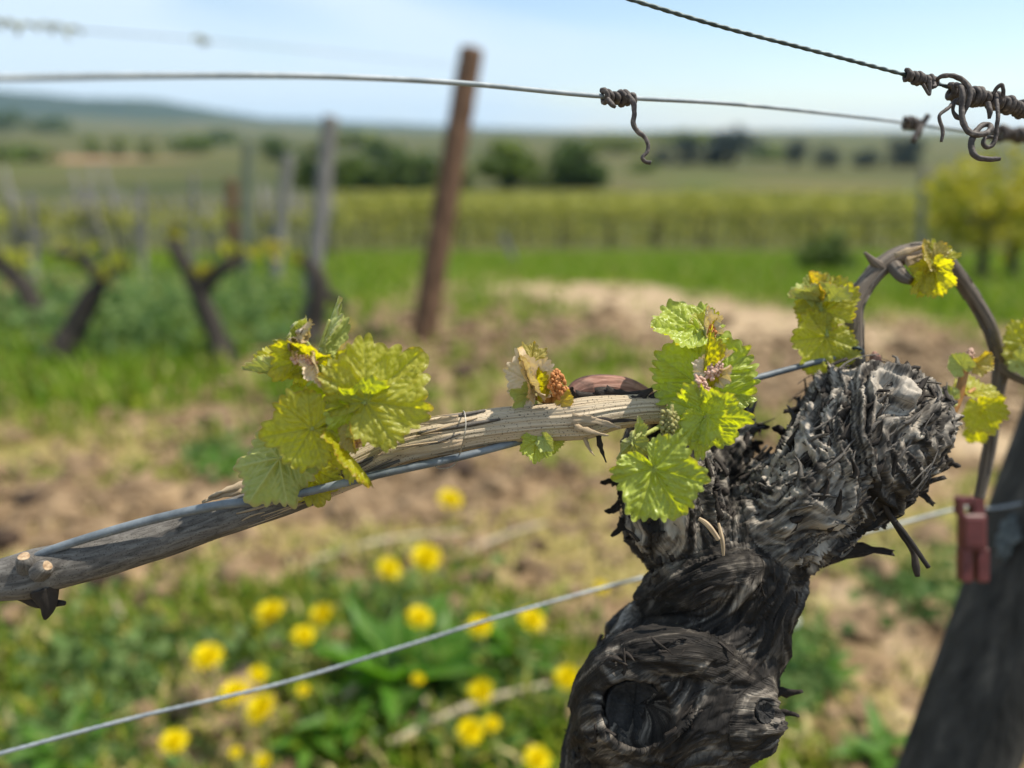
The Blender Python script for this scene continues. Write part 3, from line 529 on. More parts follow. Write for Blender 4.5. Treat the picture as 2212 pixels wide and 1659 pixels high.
def strips(rows, n, seed, lay=1.02, lmin=0.010, lmax=0.032, wmin=0.0006, wmax=0.0022, curl=0.3, smin=0.0, smax=1.0, lift=0.10):
    rs = np.random.RandomState(seed); pr = pr_px(rows)
    c, s = spline(pr, 200); r = c[:, 3]; c = c[:, :3]; T, A, B = frames(c); mb = MB()
    for k in range(n):
        ln = rs.uniform(lmin, lmax); s0 = rs.uniform(smin, smax) * s[-1]; a0 = rs.uniform(0, 2 * np.pi); wd = rs.uniform(wmin, wmax)
        sk = rs.normal(0, 0.1); up = rs.uniform(0, lift) * (rs.rand() < 0.5); up2 = rs.uniform(0, 2.0 * lift) * (rs.rand() < 0.25); bend = rs.normal(0, curl)
        m_ = 6; V = []; tk = wd * 0.35
        for q in range(m_):
            t_ = q / (m_ - 1); ss = np.clip(s0 + (t_ - 0.5) * ln, 0, s[-1]); idx = min(int(ss / s[-1] * 199), 199)
            a_ = a0 + sk * (t_ - 0.5) * ln / r[idx] + bend * np.sin(t_ * 3) * ln / r[idx] * 0.6
            rad = r[idx] * (lay + 0.03 * math.sin(k) + up * (1 - t_) ** 2 + up2 * t_ ** 2)
            nrm = math.cos(a_) * A[idx] + math.sin(a_) * B[idx]; tg = -math.sin(a_) * A[idx] + math.cos(a_) * B[idx]
            p = c[idx] + T[idx] * (s0 + (t_ - 0.5) * ln - s[idx]) * 0.9 + nrm * rad; w2 = wd * (0.35 + 0.65 * math.sin(math.pi * (0.12 + 0.8 * t_))) * (0.8 + 0.4 * rs.rand())
            V += [p - tg * w2 - nrm * tk, p + nrm * tk, p + tg * w2 - nrm * tk]
        V = np.array(V); F = []
        for q in range(m_ - 1):
            o_ = q * 3
            for e in range(3): F.append([o_ + e, o_ + (e + 1) % 3, o_ + 3 + (e + 1) % 3, o_ + 3 + e])
        F += [[0, 2, 1], [m_ * 3 - 3, m_ * 3 - 2, m_ * 3 - 1]]
        mb.add(V, F, buv=np.stack([np.full(len(V), k * 1.7), np.repeat(np.linspace(0, 0.3, m_), 3), np.tile([0, .5, 1], m_)], -1))
    return mb
# larger torn flakes of bark
def flake(c_px, ang, ln, wd, seed, par, mat='strip_dark', tilt=0.5):
    rs = np.random.RandomState(seed); u, v, d = c_px; n = 9; V = []; ax = math.cos(ang) * CR + math.sin(ang) * CUP; si = -math.sin(ang) * CR + math.cos(ang) * CUP; bk = -CF
    l_, w_ = px(ln, d), px(wd, d)
    for q in range(n):
        t_ = q / (n - 1); p = P(u, v, d) + ax * l_ * t_ + bk * l_ * tilt * t_ * t_ + si * w_ * 0.5 * math.sin(seed + 3 * t_)
        ww = w_ * (1 - 0.75 * t_ ** 1.5) * rs.uniform(0.55, 1.15)
        for e in (-1, -0.3, 0.3, 1): V.append(p + si * ww * e + bk * w_ * 0.35 * (e * e) * math.cos(seed) + bk * w_ * 0.1 * rs.normal())
        for e in (1, 0.3, -0.3, -1): V.append(p + si * ww * e * 0.97 + bk * w_ * 0.35 * (e * e) * math.cos(seed) - bk * w_ * 0.22)
    V = np.array(V); F = []
    for q in range(n - 1):
        for e in range(8): F.append([q * 8 + e, q * 8 + (e + 1) % 8, q * 8 + 8 + (e + 1) % 8, q * 8 + 8 + e])
    F += [list(range(7, -1, -1)), list(range(n * 8 - 8, n * 8))]
    return mk('bark_flake', V, F, M[mat], par, {'buv': np.stack([np.repeat(np.arange(n) * .05, 8), np.tile(np.arange(8) * .1, n), np.full(n * 8, seed)], -1)})
for k, (u, v, d, a, ln, wd) in enumerate([(1335, 1045, .315, 160, 40, 16), (1340, 1090, .313, 190, 38, 15), (1345, 1120, .313, 235, 44, 14), (1385, 1155, .315, 200, 36, 15), (1660, 1500, .305, 20, 66, 16), (1655, 1475, .307, 60, 60, 13), (1665, 1530, .303, -15, 52, 15),
        (1775, 1195, .313, 3, 125, 22), (1600, 985, .336, 40, 52, 16), (1610, 930, .338, 20, 46, 15), (1625, 960, .338, -30, 30, 12), (1700, 945, .318, 150, 44, 15), (1735, 895, .322, 165, 50, 14), (1780, 838, .328, 175, 44, 14), (1800, 850, .322, 185, 60, 18), (1970, 1060, .312, -30, 44, 16), (2030, 985, .312, -20, 40, 16),
        (2020, 930, .316, 45, 40, 12), (1960, 830, .324, 70, 30, 9), (1840, 800, .330, 120, 34, 12), (1435, 1215, .312, 200, 36, 16), (1590, 1060, .315, 80, 44, 14), (1640, 1040, .312, 60, 40, 13)]):
    flake((u, v, d), R(a), ln, wd, 30 + k, trunk if v > 1205 else (arm_r if u > 1630 and v < 1200 else arm_l))
# pruning wounds: cracked end grain discs
def wound(u, v, d, r, par, name='pruning_wound', mat='wound', nrm=(-0.05, 0.05)):
    n = -CF + nrm[0] * CR + nrm[1] * CUP; n /= np.linalg.norm(n); a = np.cross(n, CUP); a /= np.linalg.norm(a); b_ = np.cross(n, a); r_ = px(r, d); na_, nr_ = 64, 12; V = []
    for q in range(nr_ + 1):
        t_ = q / nr_
        for e in range(na_):
            an_ = 2 * math.pi * e / na_; crk = max(0, noise(math.cos(an_) * 4 + 3, math.sin(an_) * 4, 2.0)) * 1.2 * (0.3 + t_)
            dep = -0.32 * math.cos(t_ * 1.5) + (0.10 if t_ > 0.9 else 0) - 0.20 * crk + 0.03 * noise(t_ * 9, 0.3, 1) + 0.03 * noise(math.cos(an_) * 7, math.sin(an_) * 7, t_ * 4)
            rr_ = r_ * t_ * (1 + 0.06 * noise(math.cos(an_) * 2, math.sin(an_) * 2, 8))
            V.append(P(u, v, d) + rr_ * (math.cos(an_) * a + math.sin(an_) * b_) + n * r_ * dep)
    F = [[q * na_ + e, q * na_ + (e + 1) % na_, (q + 1) * na_ + (e + 1) % na_, (q + 1) * na_ + e] for q in range(nr_) for e in range(na_)]
    V = np.array(V); V2 = V[-na_:] - n * r_ * 0.5; k = len(V); V = np.vstack([V, V2]); F += [[k - na_ + e, k - na_ + (e + 1) % na_, k + (e + 1) % na_, k + e] for e in range(na_)]
    return mk(name, V, F, M[mat], par)
wound(1372, 1534, wdep[0] + .0025, 64, trunk)
wound(1655, 1540, wdep[1] + .0006, 22, trunk, nrm=(0.4, 0.1))
# dry twigs caught on the trunk
def twig(pts, mat, par, na_=8, nl=40, name='twig'):
    V, F, s, a = tube(pr_px(pts), nl, na_, lambda s, a, r: r * 0.15 * noise(np.cos(a), np.sin(a), s * 300)); return mk(name, V, F, M[mat], par, {'buv': buv(s, a, 0.002)})
twig([(1872, 1015, .300, 5), (1888, 1045, .294, 5), (1915, 1100, .294, 6), (1945, 1150, .296, 6), (1972, 1190, .296, 6), (1978, 1222, .296, 8), (1982, 1245, .296, 5)], 'strip_dark', arm_r)
twig([(1918, 1105, .297, 5), (1960, 1160, .292, 5.5), (2006, 1226, .290, 5)], 'strip_dark', arm_r)
twig([(1848, 1075, .292, 3), (1870, 1052, .289, 5), (1930, 1048, .289, 5), (1945, 1046, .289, 3)], 'strip', arm_r)
twig([(1510, 1120, .286, 4), (1530, 1135, .284, 6), (1552, 1165, .285, 5)], 'peel', arm_l)
twig([(1552, 1130, .290, 3), (1560, 1165, .288, 5), (1563, 1200, .289, 3)], 'peel', arm_l)
# swollen buds on the head
def budbit(u, v, d, ru, rv, mat, par, name='bud', ang=0):
    V, F, s, a = tube(pr_px([(u - math.cos(ang) * rv, v + math.sin(ang) * rv, d, ru * .55), (u - math.cos(ang) * rv * .4, v + math.sin(ang) * rv * .4, d, ru), (u + math.cos(ang) * rv * .4, v - math.sin(ang) * rv * .4, d, ru * .85), (u + math.cos(ang) * rv, v - math.sin(ang) * rv, d, ru * .15)]), 18, 14)
    return mk(name, V, F, M[mat], par, {'buv': buv(s, a, 0.002)})
budbit(1891, 775, .318, 12, 17, 'red_bark', arm_r, ang=R(100)); budbit(1992, 838, .318, 8, 16, 'red_bark', arm_r, ang=R(70))

# ---- the horizontal cane
def cane_disp(seed, k=9, amp=0.035, lump=0.04):
    def f(s, a, r):
        x, y = np.cos(a), np.sin(a); return r * (amp * fbm(x * k + seed, y * k, s * 14, 3) + lump * fbm(x + seed, y, s * 40, 2))
    return f
CA = [(-60, 1268, .276, 40), (10, 1252, .277, 46), (70, 1240, .278, 53), (120, 1226, .279, 49), (220, 1204, .280, 44), (340, 1168, .281, 41), (460, 1128, .282, 39), (580, 1088, .283, 37), (680, 1052, .284, 37)]
CB = [(640, 1066, .284, 34), (720, 1030, .284, 38), (800, 994, .284, 42), (870, 962, .284, 44), (950, 942, .284, 43), (1050, 925, .285, 40), (1150, 914, .285, 40), (1220, 909, .285, 42), (1265, 904, .285, 44), (1320, 893, .286, 38), (1380, 886, .287, 34), (1432, 884, .288, 30)]
V, F, s, a = tube(pr_px(CA), 300, 80, cane_disp(2.0, 6, 0.03, 0.05)); cane_l = mk('cane', V, F, M['cane_grey_shaded'], vine, {'buv': buv(s, a, 0.007)}); tag(cane_l, 'smooth grey outer length of the cane')
V, F, s, a = tube(pr_px(CB), 360, 150, lambda s, a, r: cane_disp(5.0, 7, 0.05, 0.06)(s, a, r) - r * .075 * np.clip(fbm(np.cos(a) * 14, np.sin(a) * 14 + 3, s * 5, 2) * 1.6 + .1, 0, 1)); cane_r = mk('cane', V, F, M['cane'], vine, {'buv': buv(s, a, 0.007)}); tag(cane_r, 'pale ribbed length of the cane with peeling bark')
stuff_part(strips(CB, 26, 41, 1.01, 0.012, 0.04, 0.0002, 0.0007, 0.04, 0.05, 0.55, 0.12), 'peeling_strips', M['peel'], cane_r)
stuff_part(strips(CA, 16, 42, 1.0, 0.008, 0.02, 0.0002, 0.0006, 0.05, 0.8, 1.0, 0.1), 'peeling_strips', M['peel'], cane_l)
stuff_part(strips(CB, 16, 43, 1.0, 0.010, 0.030, 0.0005, 0.0012, 0.04, 0.1, 0.5, 0.08), 'peeling_strips', M['strip'], cane_r)
for k, (u, v, d, a_, ln, wd, mt) in enumerate([(1235, 908, .2745, -6, 105, 12, 'peel'), (1240, 926, .2765, -8, 75, 8, 'peel'), (1262, 944, .2815, -60, 46, 6, 'peel'), (1296, 938, .284, -80, 62, 8, 'strip_dark'), (1280, 905, .2742, -4, 110, 9, 'strip_dark'), (990, 905, .2735, 182, 130, 9, 'peel'), (1000, 952, .276, 190, 190, 8, 'peel'),
        (520, 1052, .283, 205, 86, 10, 'peel'), (560, 1040, .283, 200, 110, 13, 'peel'), (1410, 850, .284, -60, 60, 20, 'strip_dark'), (1355, 868, .284, 20, 60, 16, 'strip_dark')]):
    flake((u, v, d), R(a_), ln, wd, 70 + k, cane_r if u > 700 else cane_l, mt, 0.12)
# cut stubs on the outer node
def stub(rows_, par, mat='cane_grey_shaded', name='cut_stub'):
    pr = pr_px(rows_); V, F, s, a = tube(pr, 24, 24, cane_disp(9, 4, 0.06, 0.05), cap=True); o = mk(name, V, F, M[mat], par, {'buv': buv(s, a, 0.004)})
    return o
def cutface(rows_, par):
    pr = pr_px(rows_); a_ = pr[-1, :3]; n = pr[-1, :3] - pr[-2, :3]; n /= np.linalg.norm(n); e1 = np.cross(n, CUP); e1 /= np.linalg.norm(e1); e2 = np.cross(n, e1); r_ = pr[-1, 3]; V = [a_ + n * r_ * 0.12]; F = []
    for e in range(20): t_ = e * math.pi / 10; V.append(a_ + r_ * 0.97 * (1 + .08 * math.sin(3 * t_)) * (math.cos(t_) * e1 + math.sin(t_) * e2) + n * r_ * .1)
    for e in range(20): t_ = e * math.pi / 10; V.append(a_ + r_ * 0.9 * (math.cos(t_) * e1 + math.sin(t_) * e2) - n * r_ * .2)
    F = [[0, 1 + e, 1 + (e + 1) % 20] for e in range(20)] + [[1 + e, 21 + e, 21 + (e + 1) % 20, 1 + (e + 1) % 20] for e in range(20)]
    return mk('cut_face', np.array(V), F, M['cut'], par, smooth=False)
for rws in ([(60, 1226, .272, 21), (54, 1210, .269, 18), (52, 1202, .268, 12)], [(86, 1236, .270, 22), (96, 1226, .2675, 18), (102, 1222, .2670, 11)]):
    q = stub(rws, cane_l); cutface(rws, cane_l)
stub([(95, 1270, .276, 32), (104, 1305, .276, 18), (100, 1328, .276, 9), (97, 1338, .276, 3)], cane_l, 'strip_dark', 'tendril_stub')
stub([(60, 1275, .28, 26), (90, 1300, .279, 14), (140, 1303, .278, 5)], cane_l, 'strip_dark', 'tendril_stub')
# red-brown pruned spur behind the cane
SP = [(1236, 858, .298, 22), (1262, 845, .299, 30), (1310, 842, .300, 33), (1352, 848, .301, 32), (1396, 870, .302, 28), (1440, 900, .304, 26)]
V, F, s, a = tube(pr_px(SP), 140, 70, cane_disp(7.0, 5, 0.03, 0.05)); spur = mk('pruned_spur', V, F, M['red_bark'], vine, {'buv': buv(s, a, 0.006)})
flake((1285, 848, .2910), R(2), 110, 15, 91, spur, 'strip_dark', 0.02); flake((1310, 838, .2905), R(-12), 85, 10, 92, spur, 'strip_dark', 0.02); flake((1245, 856, .2915), R(8), 90, 12, 97, spur, 'strip_dark', 0.02); flake((1330, 852, .2915), R(-16), 70, 12, 98, spur, 'strip_dark', 0.02); flake((1236, 862, .291), R(80), 26, 10, 93, spur, 'strip_dark', 0.1)
flake((1262, 872, .288), R(2), 150, 15, 94, spur, 'strip_dark', 0.03)

# ---- the arched cane on the right
AC = [(1846, 805, .330, 30), (1843, 770, .331, 26), (1842, 720, .331, 24), (1843, 670, .332, 24), (1858, 632, .333, 23), (1890, 590, .334, 22), (1925, 562, .335, 24), (1965, 546, .337, 23), (2000, 542, .340, 20), (2040, 560, .343, 18), (2075, 603, .347, 18), (2106, 650, .350, 17), (2134, 698, .353, 17), (2150, 745, .356, 17), (2163, 785, .358, 20), (2158, 830, .360, 16), (2151, 880, .362, 14), (2142, 940, .364, 14), (2131, 1000, .366, 14), (2116, 1075, .368, 12)]
AC = [(u, v, d, r_ * .88) for u, v, d, r_ in AC]
V, F, s, a = tube(pr_px(AC), 420, 44, cane_disp(11.0, 5, 0.04, 0.05)); arch = mk('arched_cane', V, F, M['cane_arch'], vine, {'buv': buv(s, a, 0.004)})
stub([(1905, 580, .333, 14), (1888, 566, .331, 9), (1868, 546, .329, 3)], arch, 'cane_arch', 'side_stub')
stub([(1930, 575, .331, 15), (1950, 597, .326, 14), (1968, 607, .323, 9)], arch, 'cane_arch', 'side_stub')
stub([(1838, 755, .331, 20), (1812, 752, .331, 14), (1795, 754, .331, 8)], arch, 'cane_arch', 'side_stub')
stub([(2160, 782, .358, 16), (2186, 806, .354, 13), (2240, 832, .348, 12)], arch, 'cane_arch', 'side_stub')
flake((1960, 575, .3275), R(25), 60, 13, 95, arch, 'peel', 0.05); flake((1935, 556, .325), R(25), 80, 9, 96, arch, 'peel', 0.05)
stuff_part(strips(AC, 90, 45, 1.0, 0.006, 0.022, 0.0002, 0.0007, 0.1, 0.02, 0.98, 0.08), 'peeling_strips', M['strip'], arch)

# ---- leaves
_env = np.array([[0, 1.0], [12, .94], [26, .85], [40, .92], [52, .95], [66, .84], [80, .76], [96, .80], [108, .79], [124, .68], [142, .64], [156, .56], [168, .42], [176, .20], [180, .06]])
def leaf_geo(seed, fold=0.15, cup=0.0, wave=0.06, curl=0.0, lobe=1.0, puck=1.0, na_=172, nr_=17, narrow=1.0, teeth=1.0):
    """unit leaf: petiole at 0, tip at +Y length 1, upper face +Z"""
    rs = np.random.RandomState(seed); th = np.linspace(-math.pi, math.pi, na_)
    e = _env.copy(); e[:, 1] = 0.82 + (e[:, 1] - 0.82) * 1.35 * lobe; e[-4:, 1] = _env[-4:, 1]; e[:, 1] *= 1 + 0.05 * rs.normal(size=len(e))
    R0 = np.interp(np.degrees(np.abs(th)) + 2 * np.sin(th * 3 + seed), e[:, 0], e[:, 1]); R0 = np.convolve(np.pad(R0, 2, mode='edge'), [.1, .2, .4, .2, .1], 'valid')
    nt_ = 15; ph = np.abs(th) / math.pi * nt_ + 0.35 * np.sin(np.abs(th) * 2.3 + seed); fr = ph % 1; tooth = np.sin(math.pi * np.clip(fr, 0.001, .999)) ** .75
    big = 0.6 + 0.8 * (np.floor(ph) % 2); R0 = R0 * (1 + teeth * 0.12 * (tooth - 0.6) * big * np.clip((math.pi - np.abs(th)) * 2.5, 0, 1))
    rho = np.linspace(0, 1, nr_ + 1)[1:] ** 0.85; TH, RH = np.meshgrid(th, rho); x = RH * R0[None] * np.sin(TH); y = RH * R0[None] * np.cos(TH)
    seg1, seg2 = [], []
    for ad, ln in ((0, 1.0), (48, .95), (-48, .95), (104, .8), (-104, .8), (148, .6), (-148, .6)):
        a_ = R(ad + rs.normal(0, 3)); dv = np.array([math.sin(a_), math.cos(a_)]); seg1.append((np.zeros(2), dv * ln))
        for q in range(5):
            t_ = 0.2 + 0.155 * q
            for sd in (-1, 1):
                b_ = a_ + sd * R(42 + rs.normal(0, 4)); seg2.append((dv * ln * (t_ + 0.04 * (sd > 0)), dv * ln * t_ + (0.40 * (1 - t_) + 0.12) * np.array([math.sin(b_), math.cos(b_)])))
    pt = np.stack([x.ravel(), y.ravel()], -1)
    def dist(segs):
        dm = np.full(len(pt), 9.0)
        for p0, p1 in segs:
            dv = p1 - p0; t_ = np.clip(((pt - p0) @ dv) / (dv @ dv), 0, 1); dm = np.minimum(dm, np.linalg.norm(pt - p0 - t_[:, None] * dv, axis=1))
        return dm
    d1, d2 = dist(seg1), dist(seg2); da = np.minimum(d1, d2)
    vein = np.maximum(np.exp(-(d1 / 0.022) ** 2), 0.65 * np.exp(-(d2 / 0.017) ** 2))
    pil = np.clip(da / 0.075, 0, 1); pil = pil * pil * (3 - 2 * pil)
    rho_ = RH.ravel(); xx, yy_ = pt[:, 0], pt[:, 1]
    z = puck * (0.058 * pil - 0.030 * np.exp(-(d1 / 0.05) ** 2) + 0.022 * fbm(xx * 12 + seed, yy_ * 12, 0.5, 2) * pil) + 0.05 * fbm(xx * 1.6 + seed, yy_ * 1.6, 2.0, 2)
    z = z + wave * rho_ ** 2.5 * np.sin(TH.ravel() * 7 + seed) + 0.6 * wave * rho_ ** 2 * np.sin(TH.ravel() * 3 + 2 * seed) + cup * (xx ** 2 + yy_ ** 2)
    xx = xx * narrow; ax_ = np.abs(xx); f_ = fold; x3 = np.sign(xx) * (ax_ * math.cos(f_) - z * math.sin(f_) * 0.5); z3 = ax_ * math.sin(f_) + z * math.cos(f_)
    if abs(curl) > 1e-3:
        k_ = curl; an_ = k_ * yy_; y4 = np.sin(an_) / k_ + z3 * -np.sin(an_); z4 = (1 - np.cos(an_)) / k_ + z3 * np.cos(an_); yy_, z3 = y4, z4
    V = np.stack([x3, yy_, z3], -1); V = np.vstack([V, [[0, 0, 0]]]); k = len(V) - 1
    F = [[q * na_ + e, q * na_ + e + 1, (q + 1) * na_ + e + 1, (q + 1) * na_ + e] for q in range(nr_ - 1) for e in range(na_ - 1)] + [[k, e + 1, e] for e in range(na_ - 1)]
    F = [f[::-1] for f in F]
    return V, F, {'vein': np.append(vein, 1), 'rim': np.append(rho_, 0)}
def leaf_mat3(ang, pitch, roll, flip=False):
    """columns: leaf x, tip, upper normal, from the picture's own axes; ang 0 = picture right, 90 = up"""
    t0 = math.cos(R(ang)) * CR + math.sin(R(ang)) * CUP; n0 = -CF * (-1 if flip else 1)
    t0, n0 = Vector(t0), Vector(n0)
    q = Quaternion(t0.cross(n0), R(pitch)); t1 = q @ t0; n1 = q @ n0; n1 = Quaternion(t1, R(roll)) @ n1
    x1 = t1.cross(n1); return Matrix((x1, t1, n1)).transposed()
def leaf(par, u, v, d, size, ang, pitch=0, roll=0, mat='leaf', seed=1, flip=False, name='leaf', label=None, lo=False, **kw):
    if lo: kw.setdefault('na_', 100); kw.setdefault('nr_', 9)
    V, F, A = leaf_geo(seed, **kw); m_ = meshdata(name, V * px(size, d), F, M[mat], A); o = bpy.data.objects.new(name, m_); COL.objects.link(o)
    p = P(u, v, d); o.parent = par; M4 = leaf_mat3(ang, pitch, roll, flip).to_4x4(); M4.translation = Vector(p - WO[par.name]); o.matrix_local = M4; WO[o.name] = p
    if label: o['label'] = label
    return o
def shoot(stems, mat='stem', label=None, name='shoot'):
    mb = MB()
    for rws in stems:
        V, F, s, a = tube(pr_px(rws), 22, 12, lambda s, a, r: r * 0.08 * noise(np.cos(a) * 2, np.sin(a) * 2, s * 200)); mb.add(V, F, buv=buv(s, a, 0.002))
    o = mb.mk(name, M[mat], vine)
    if label: o['label'] = label
    return o
def cluster(par, u, v, d, ru, rv, ang, mat, n=46, seed=0, br=5.0):
    rs = np.random.RandomState(seed); mb = MB(); ax = math.cos(R(ang)) * CR + math.sin(R(ang)) * CUP; si = np.cross(ax, CF)
    for k in range(n):
        t_ = (k + 0.5) / n; w_ = math.sqrt(max(0, 1 - (2 * t_ - 0.75) ** 2 * 0.75)); a_ = k * 2.4; rad = px(ru, d) * w_ * rs.uniform(0.5, 1.15)
        c_ = P(u, v, d) + ax * px(rv, d) * (2 * t_ - 1) + rad * (math.cos(a_) * si - math.sin(a_) * CF); V, F = bead(c_, px(br, d) * rs.uniform(0.5, 1.25), k, 6, 4); mb.add(V, F)
    V, F, s, a = tube(np.array([list(P(u, v, d) - ax * px(rv * 1.5, d)) + [px(3, d)], list(P(u, v, d)) + [px(ru * .55, d)], list(P(u, v, d) + ax * px(rv * .8, d)) + [px(2, d)]]), 10, 8); mb.add(V, F)
    return mb.mk('flower_cluster', M[mat], par)

# big cluster on the left of the cane
s1 = shoot([[(745, 1005, .276, 11), (735, 960, .272, 11), (715, 900, .269, 10), (700, 830, .268, 9), (690, 765, .268, 7)], [(718, 905, .268, 6), (760, 890, .263, 6), (791, 868, .260, 5)], [(716, 910, .268, 6), (690, 925, .262, 5), (672, 926, .259, 5)],
            [(735, 960, .272, 6), (660, 985, .272, 5), (604, 990, .270, 5)], [(738, 965, .27, 6), (700, 985, .268, 6), (672, 1010, .274, 5)], [(690, 770, .268, 5), (697, 735, .267, 4), (712, 690, .267, 3)], [(690, 790, .268, 4), (670, 750, .266, 4), (650, 725, .265, 3)]], 'stem', 'leafiest shoot on the cane, tallest of the cane')
leaf(s1, 791, 868, .260, 150, 42, -12, 8, 'leaf', 3, fold=0.10, cup=-0.05, wave=0.05, label='broad olive-yellow leaf')
leaf(s1, 672, 926, .259, 104, 188, 6, -10, 'leaf', 8, fold=0.12, cup=-0.12, wave=0.05)
leaf(s1, 604, 990, .270, 110, 238, -14, 6, 'leaf_pale', 12, flip=True, fold=0.2, cup=0.08, wave=0.06, label='pale downy underside of a leaf')
leaf(s1, 668, 1012, .275, 84, 285, -8, -8, 'leaf', 15, fold=0.1, wave=0.06)
leaf(s1, 765, 880, .262, 120, 328, -48, 12, 'leaf_fresh', 19, fold=0.22, cup=-0.1, wave=0.09)
leaf(s1, 738, 962, .262, 104, 308, -5, 66, 'leaf', 23, fold=0.55, narrow=0.7, wave=0.04, label='narrow folded drooping leaf')
leaf(s1, 665, 775, .264, 82, 152, 30, -34, 'leaf', 27, fold=0.35, cup=0.1, wave=0.10)
leaf(s1, 700, 850, .262, 84, 250, -62, 0, 'leaf_fresh', 29, fold=0.2, wave=0.09)
leaf(s1, 740, 800, .266, 62, 20, -50, 20, 'leaf', 31, fold=0.3, wave=0.08)
leaf(s1, 652, 728, .264, 50, 160, 20, 20, 'leaf_pink', 35, fold=0.5, cup=0.9, curl=1.3, wave=0.08, label='pink-tinged curled young leaf')
leaf(s1, 646, 734, .262, 46, 172, -8, -30, 'leaf_pink', 34, fold=0.6, cup=0.8, curl=1.2, wave=0.06)
leaf(s1, 655, 722, .266, 52, 140, -10, 10, 'leaf_pale', 33, fold=0.5, cup=0.8, curl=1.0, wave=0.08)
leaf(s1, 640, 742, .266, 50, 165, 30, -25, 'leaf_pale', 36, fold=0.9, curl=0.5, wave=0.08)
leaf(s1, 690, 752, .267, 108, 72, -8, 58, 'leaf_pale', 39, fold=1.15, narrow=0.55, wave=0.07, label='folded upright young leaf')
leaf(s1, 684, 785, .260, 60, 292, 18, 20, 'leaf_pink', 43, fold=1.0, narrow=0.75, curl=0.3)
leaf(s1, 712, 800, .261, 50, 280, 10, -50, 'leaf_pale', 44, fold=0.9, narrow=0.7)
leaf(s1, 618, 813, .266, 92, 172, 4, 82, 'leaf_pale', 47, fold=1.2, narrow=0.5, wave=0.03, label='downy leaf seen edge-on')
leaf(s1, 600, 790, .270, 55, 120, -25, 20, 'leaf', 48, fold=0.3, wave=0.09)
leaf(s1, 760, 935, .261, 46, 285, 10, 30, 'leaf_gold', 51, fold=0.8, narrow=0.8, wave=0.06)
cluster(s1, 741, 822, .262, 15, 20, 130, 'berry_pink', 46, 1, 4.6); cluster(s1, 652, 777, .259, 11, 24, 170, 'berry_pink', 40, 2, 4.4); cluster(s1, 772, 955, .264, 12, 14, 250, 'berry_pink', 26, 3, 4.6)
# small opening shoot on top of the cane
s2 = shoot([[(1188, 880, .286, 11), (1181, 850, .284, 10), (1172, 820, .282, 9), (1158, 795, .281, 7)], [(1195, 882, .285, 8), (1203, 850, .283, 8), (1204, 828, .283, 6)], [(1178, 868, .285, 6), (1155, 858, .284, 4), (1135, 848, .283, 4)], [(1200, 875, .283, 5), (1215, 862, .281, 4)]], 'stem_red', 'small opening shoot with orange flower cluster')
leaf(s2, 1150, 838, .280, 78, 122, 10, 46, 'leaf_pink', 61, fold=0.95, curl=0.5, wave=0.05)
leaf(s2, 1154, 836, .283, 92, 98, -8, -56, 'leaf_pink', 63, fold=0.9, curl=0.3, narrow=0.8)
leaf(s2, 1146, 782, .286, 44, 80, -14, 10, 'leaf_gold', 64, fold=0.4)
leaf(s2, 1160, 842, .279, 56, 92, 5, 70, 'leaf', 65, fold=1.1, narrow=0.6)
leaf(s2, 1146, 850, .283, 50, 172, 30, -30, 'leaf_pale', 67, fold=0.4, wave=0.07)
leaf(s2, 1214, 866, .280, 28, 60, 10, 20, 'leaf_gold', 69, fold=0.5, lo=True)
cluster(s2, 1204, 826, .276, 17, 26, 95, 'berry_orange', 60, 5, 5.0); cluster(s2, 1218, 848, .283, 9, 13, 70, 'berry_orange', 20, 6, 4.4)
# bright cluster over the left arm
s3 = shoot([[(1452, 905, .294, 13), (1470, 885, .286, 12), (1495, 850, .280, 11), (1512, 805, .278, 9), (1522, 760, .279, 7), (1528, 715, .284, 5)], [(1470, 885, .285, 7), (1500, 895, .272, 6), (1527, 900, .268, 6)], [(1455, 905, .288, 7), (1430, 960, .272, 6), (1413, 1012, .262, 6)], [(1500, 850, .281, 6), (1516, 848, .284, 5)], [(1450, 908, .288, 6), (1400, 935, .276, 5), (1368, 950, .270, 5)], [(1526, 720, .285, 5), (1520, 714, .287, 4)]], 'stem', 'glossy bright shoot at the pale end of the cane')
leaf(s3, 1522, 838, .284, 120, 92, -8, -4, 'leaf_fresh', 73, narrow=1.22, fold=0.10, cup=-0.08, wave=0.06, puck=1.5, label='large blistered upper leaf')
leaf(s3, 1527, 901, .268, 100, 318, -30, 14, 'leaf_fresh', 77, fold=0.30, cup=-0.10, wave=0.08)
leaf(s3, 1528, 898, .267, 84, 160, -30, -20, 'leaf_fresh', 78, fold=0.25, cup=-0.08, wave=0.08)
leaf(s3, 1412, 1013, .2605, 122, 298, 8, 6, 'leaf_fresh', 81, fold=0.14, cup=-0.08, wave=0.05, puck=1.3, label='large round lower leaf with bold veins')
leaf(s3, 1366, 955, .270, 66, 225, 18, 30, 'leaf_pale', 85, fold=0.8, curl=0.7, flip=True, label='downy half-open young leaf')
leaf(s3, 1370, 945, .272, 46, 80, 5, 30, 'leaf_pale', 86, fold=0.8, narrow=0.7)
leaf(s3, 1512, 716, .287, 108, 174, 0, 52, 'leaf_fresh', 89, fold=0.2, cup=-0.05, wave=0.07, puck=1.4)
leaf(s3, 1522, 716, .286, 58, 96, 8, 30, 'leaf_pink', 91, fold=0.9, curl=0.4, narrow=0.8)
leaf(s3, 1526, 718, .288, 56, 66, -20, -50, 'leaf', 92, fold=0.7)
leaf(s3, 1520, 800, .272, 88, 86, 6, 62, 'leaf', 95, fold=1.15, narrow=0.55)
leaf(s3, 1532, 800, .273, 66, 38, 10, -50, 'leaf_pink', 97, fold=0.8, narrow=0.7)
leaf(s3, 1545, 812, .272, 44, 50, 20, 20, 'leaf_pink', 98, fold=0.9, curl=0.6)
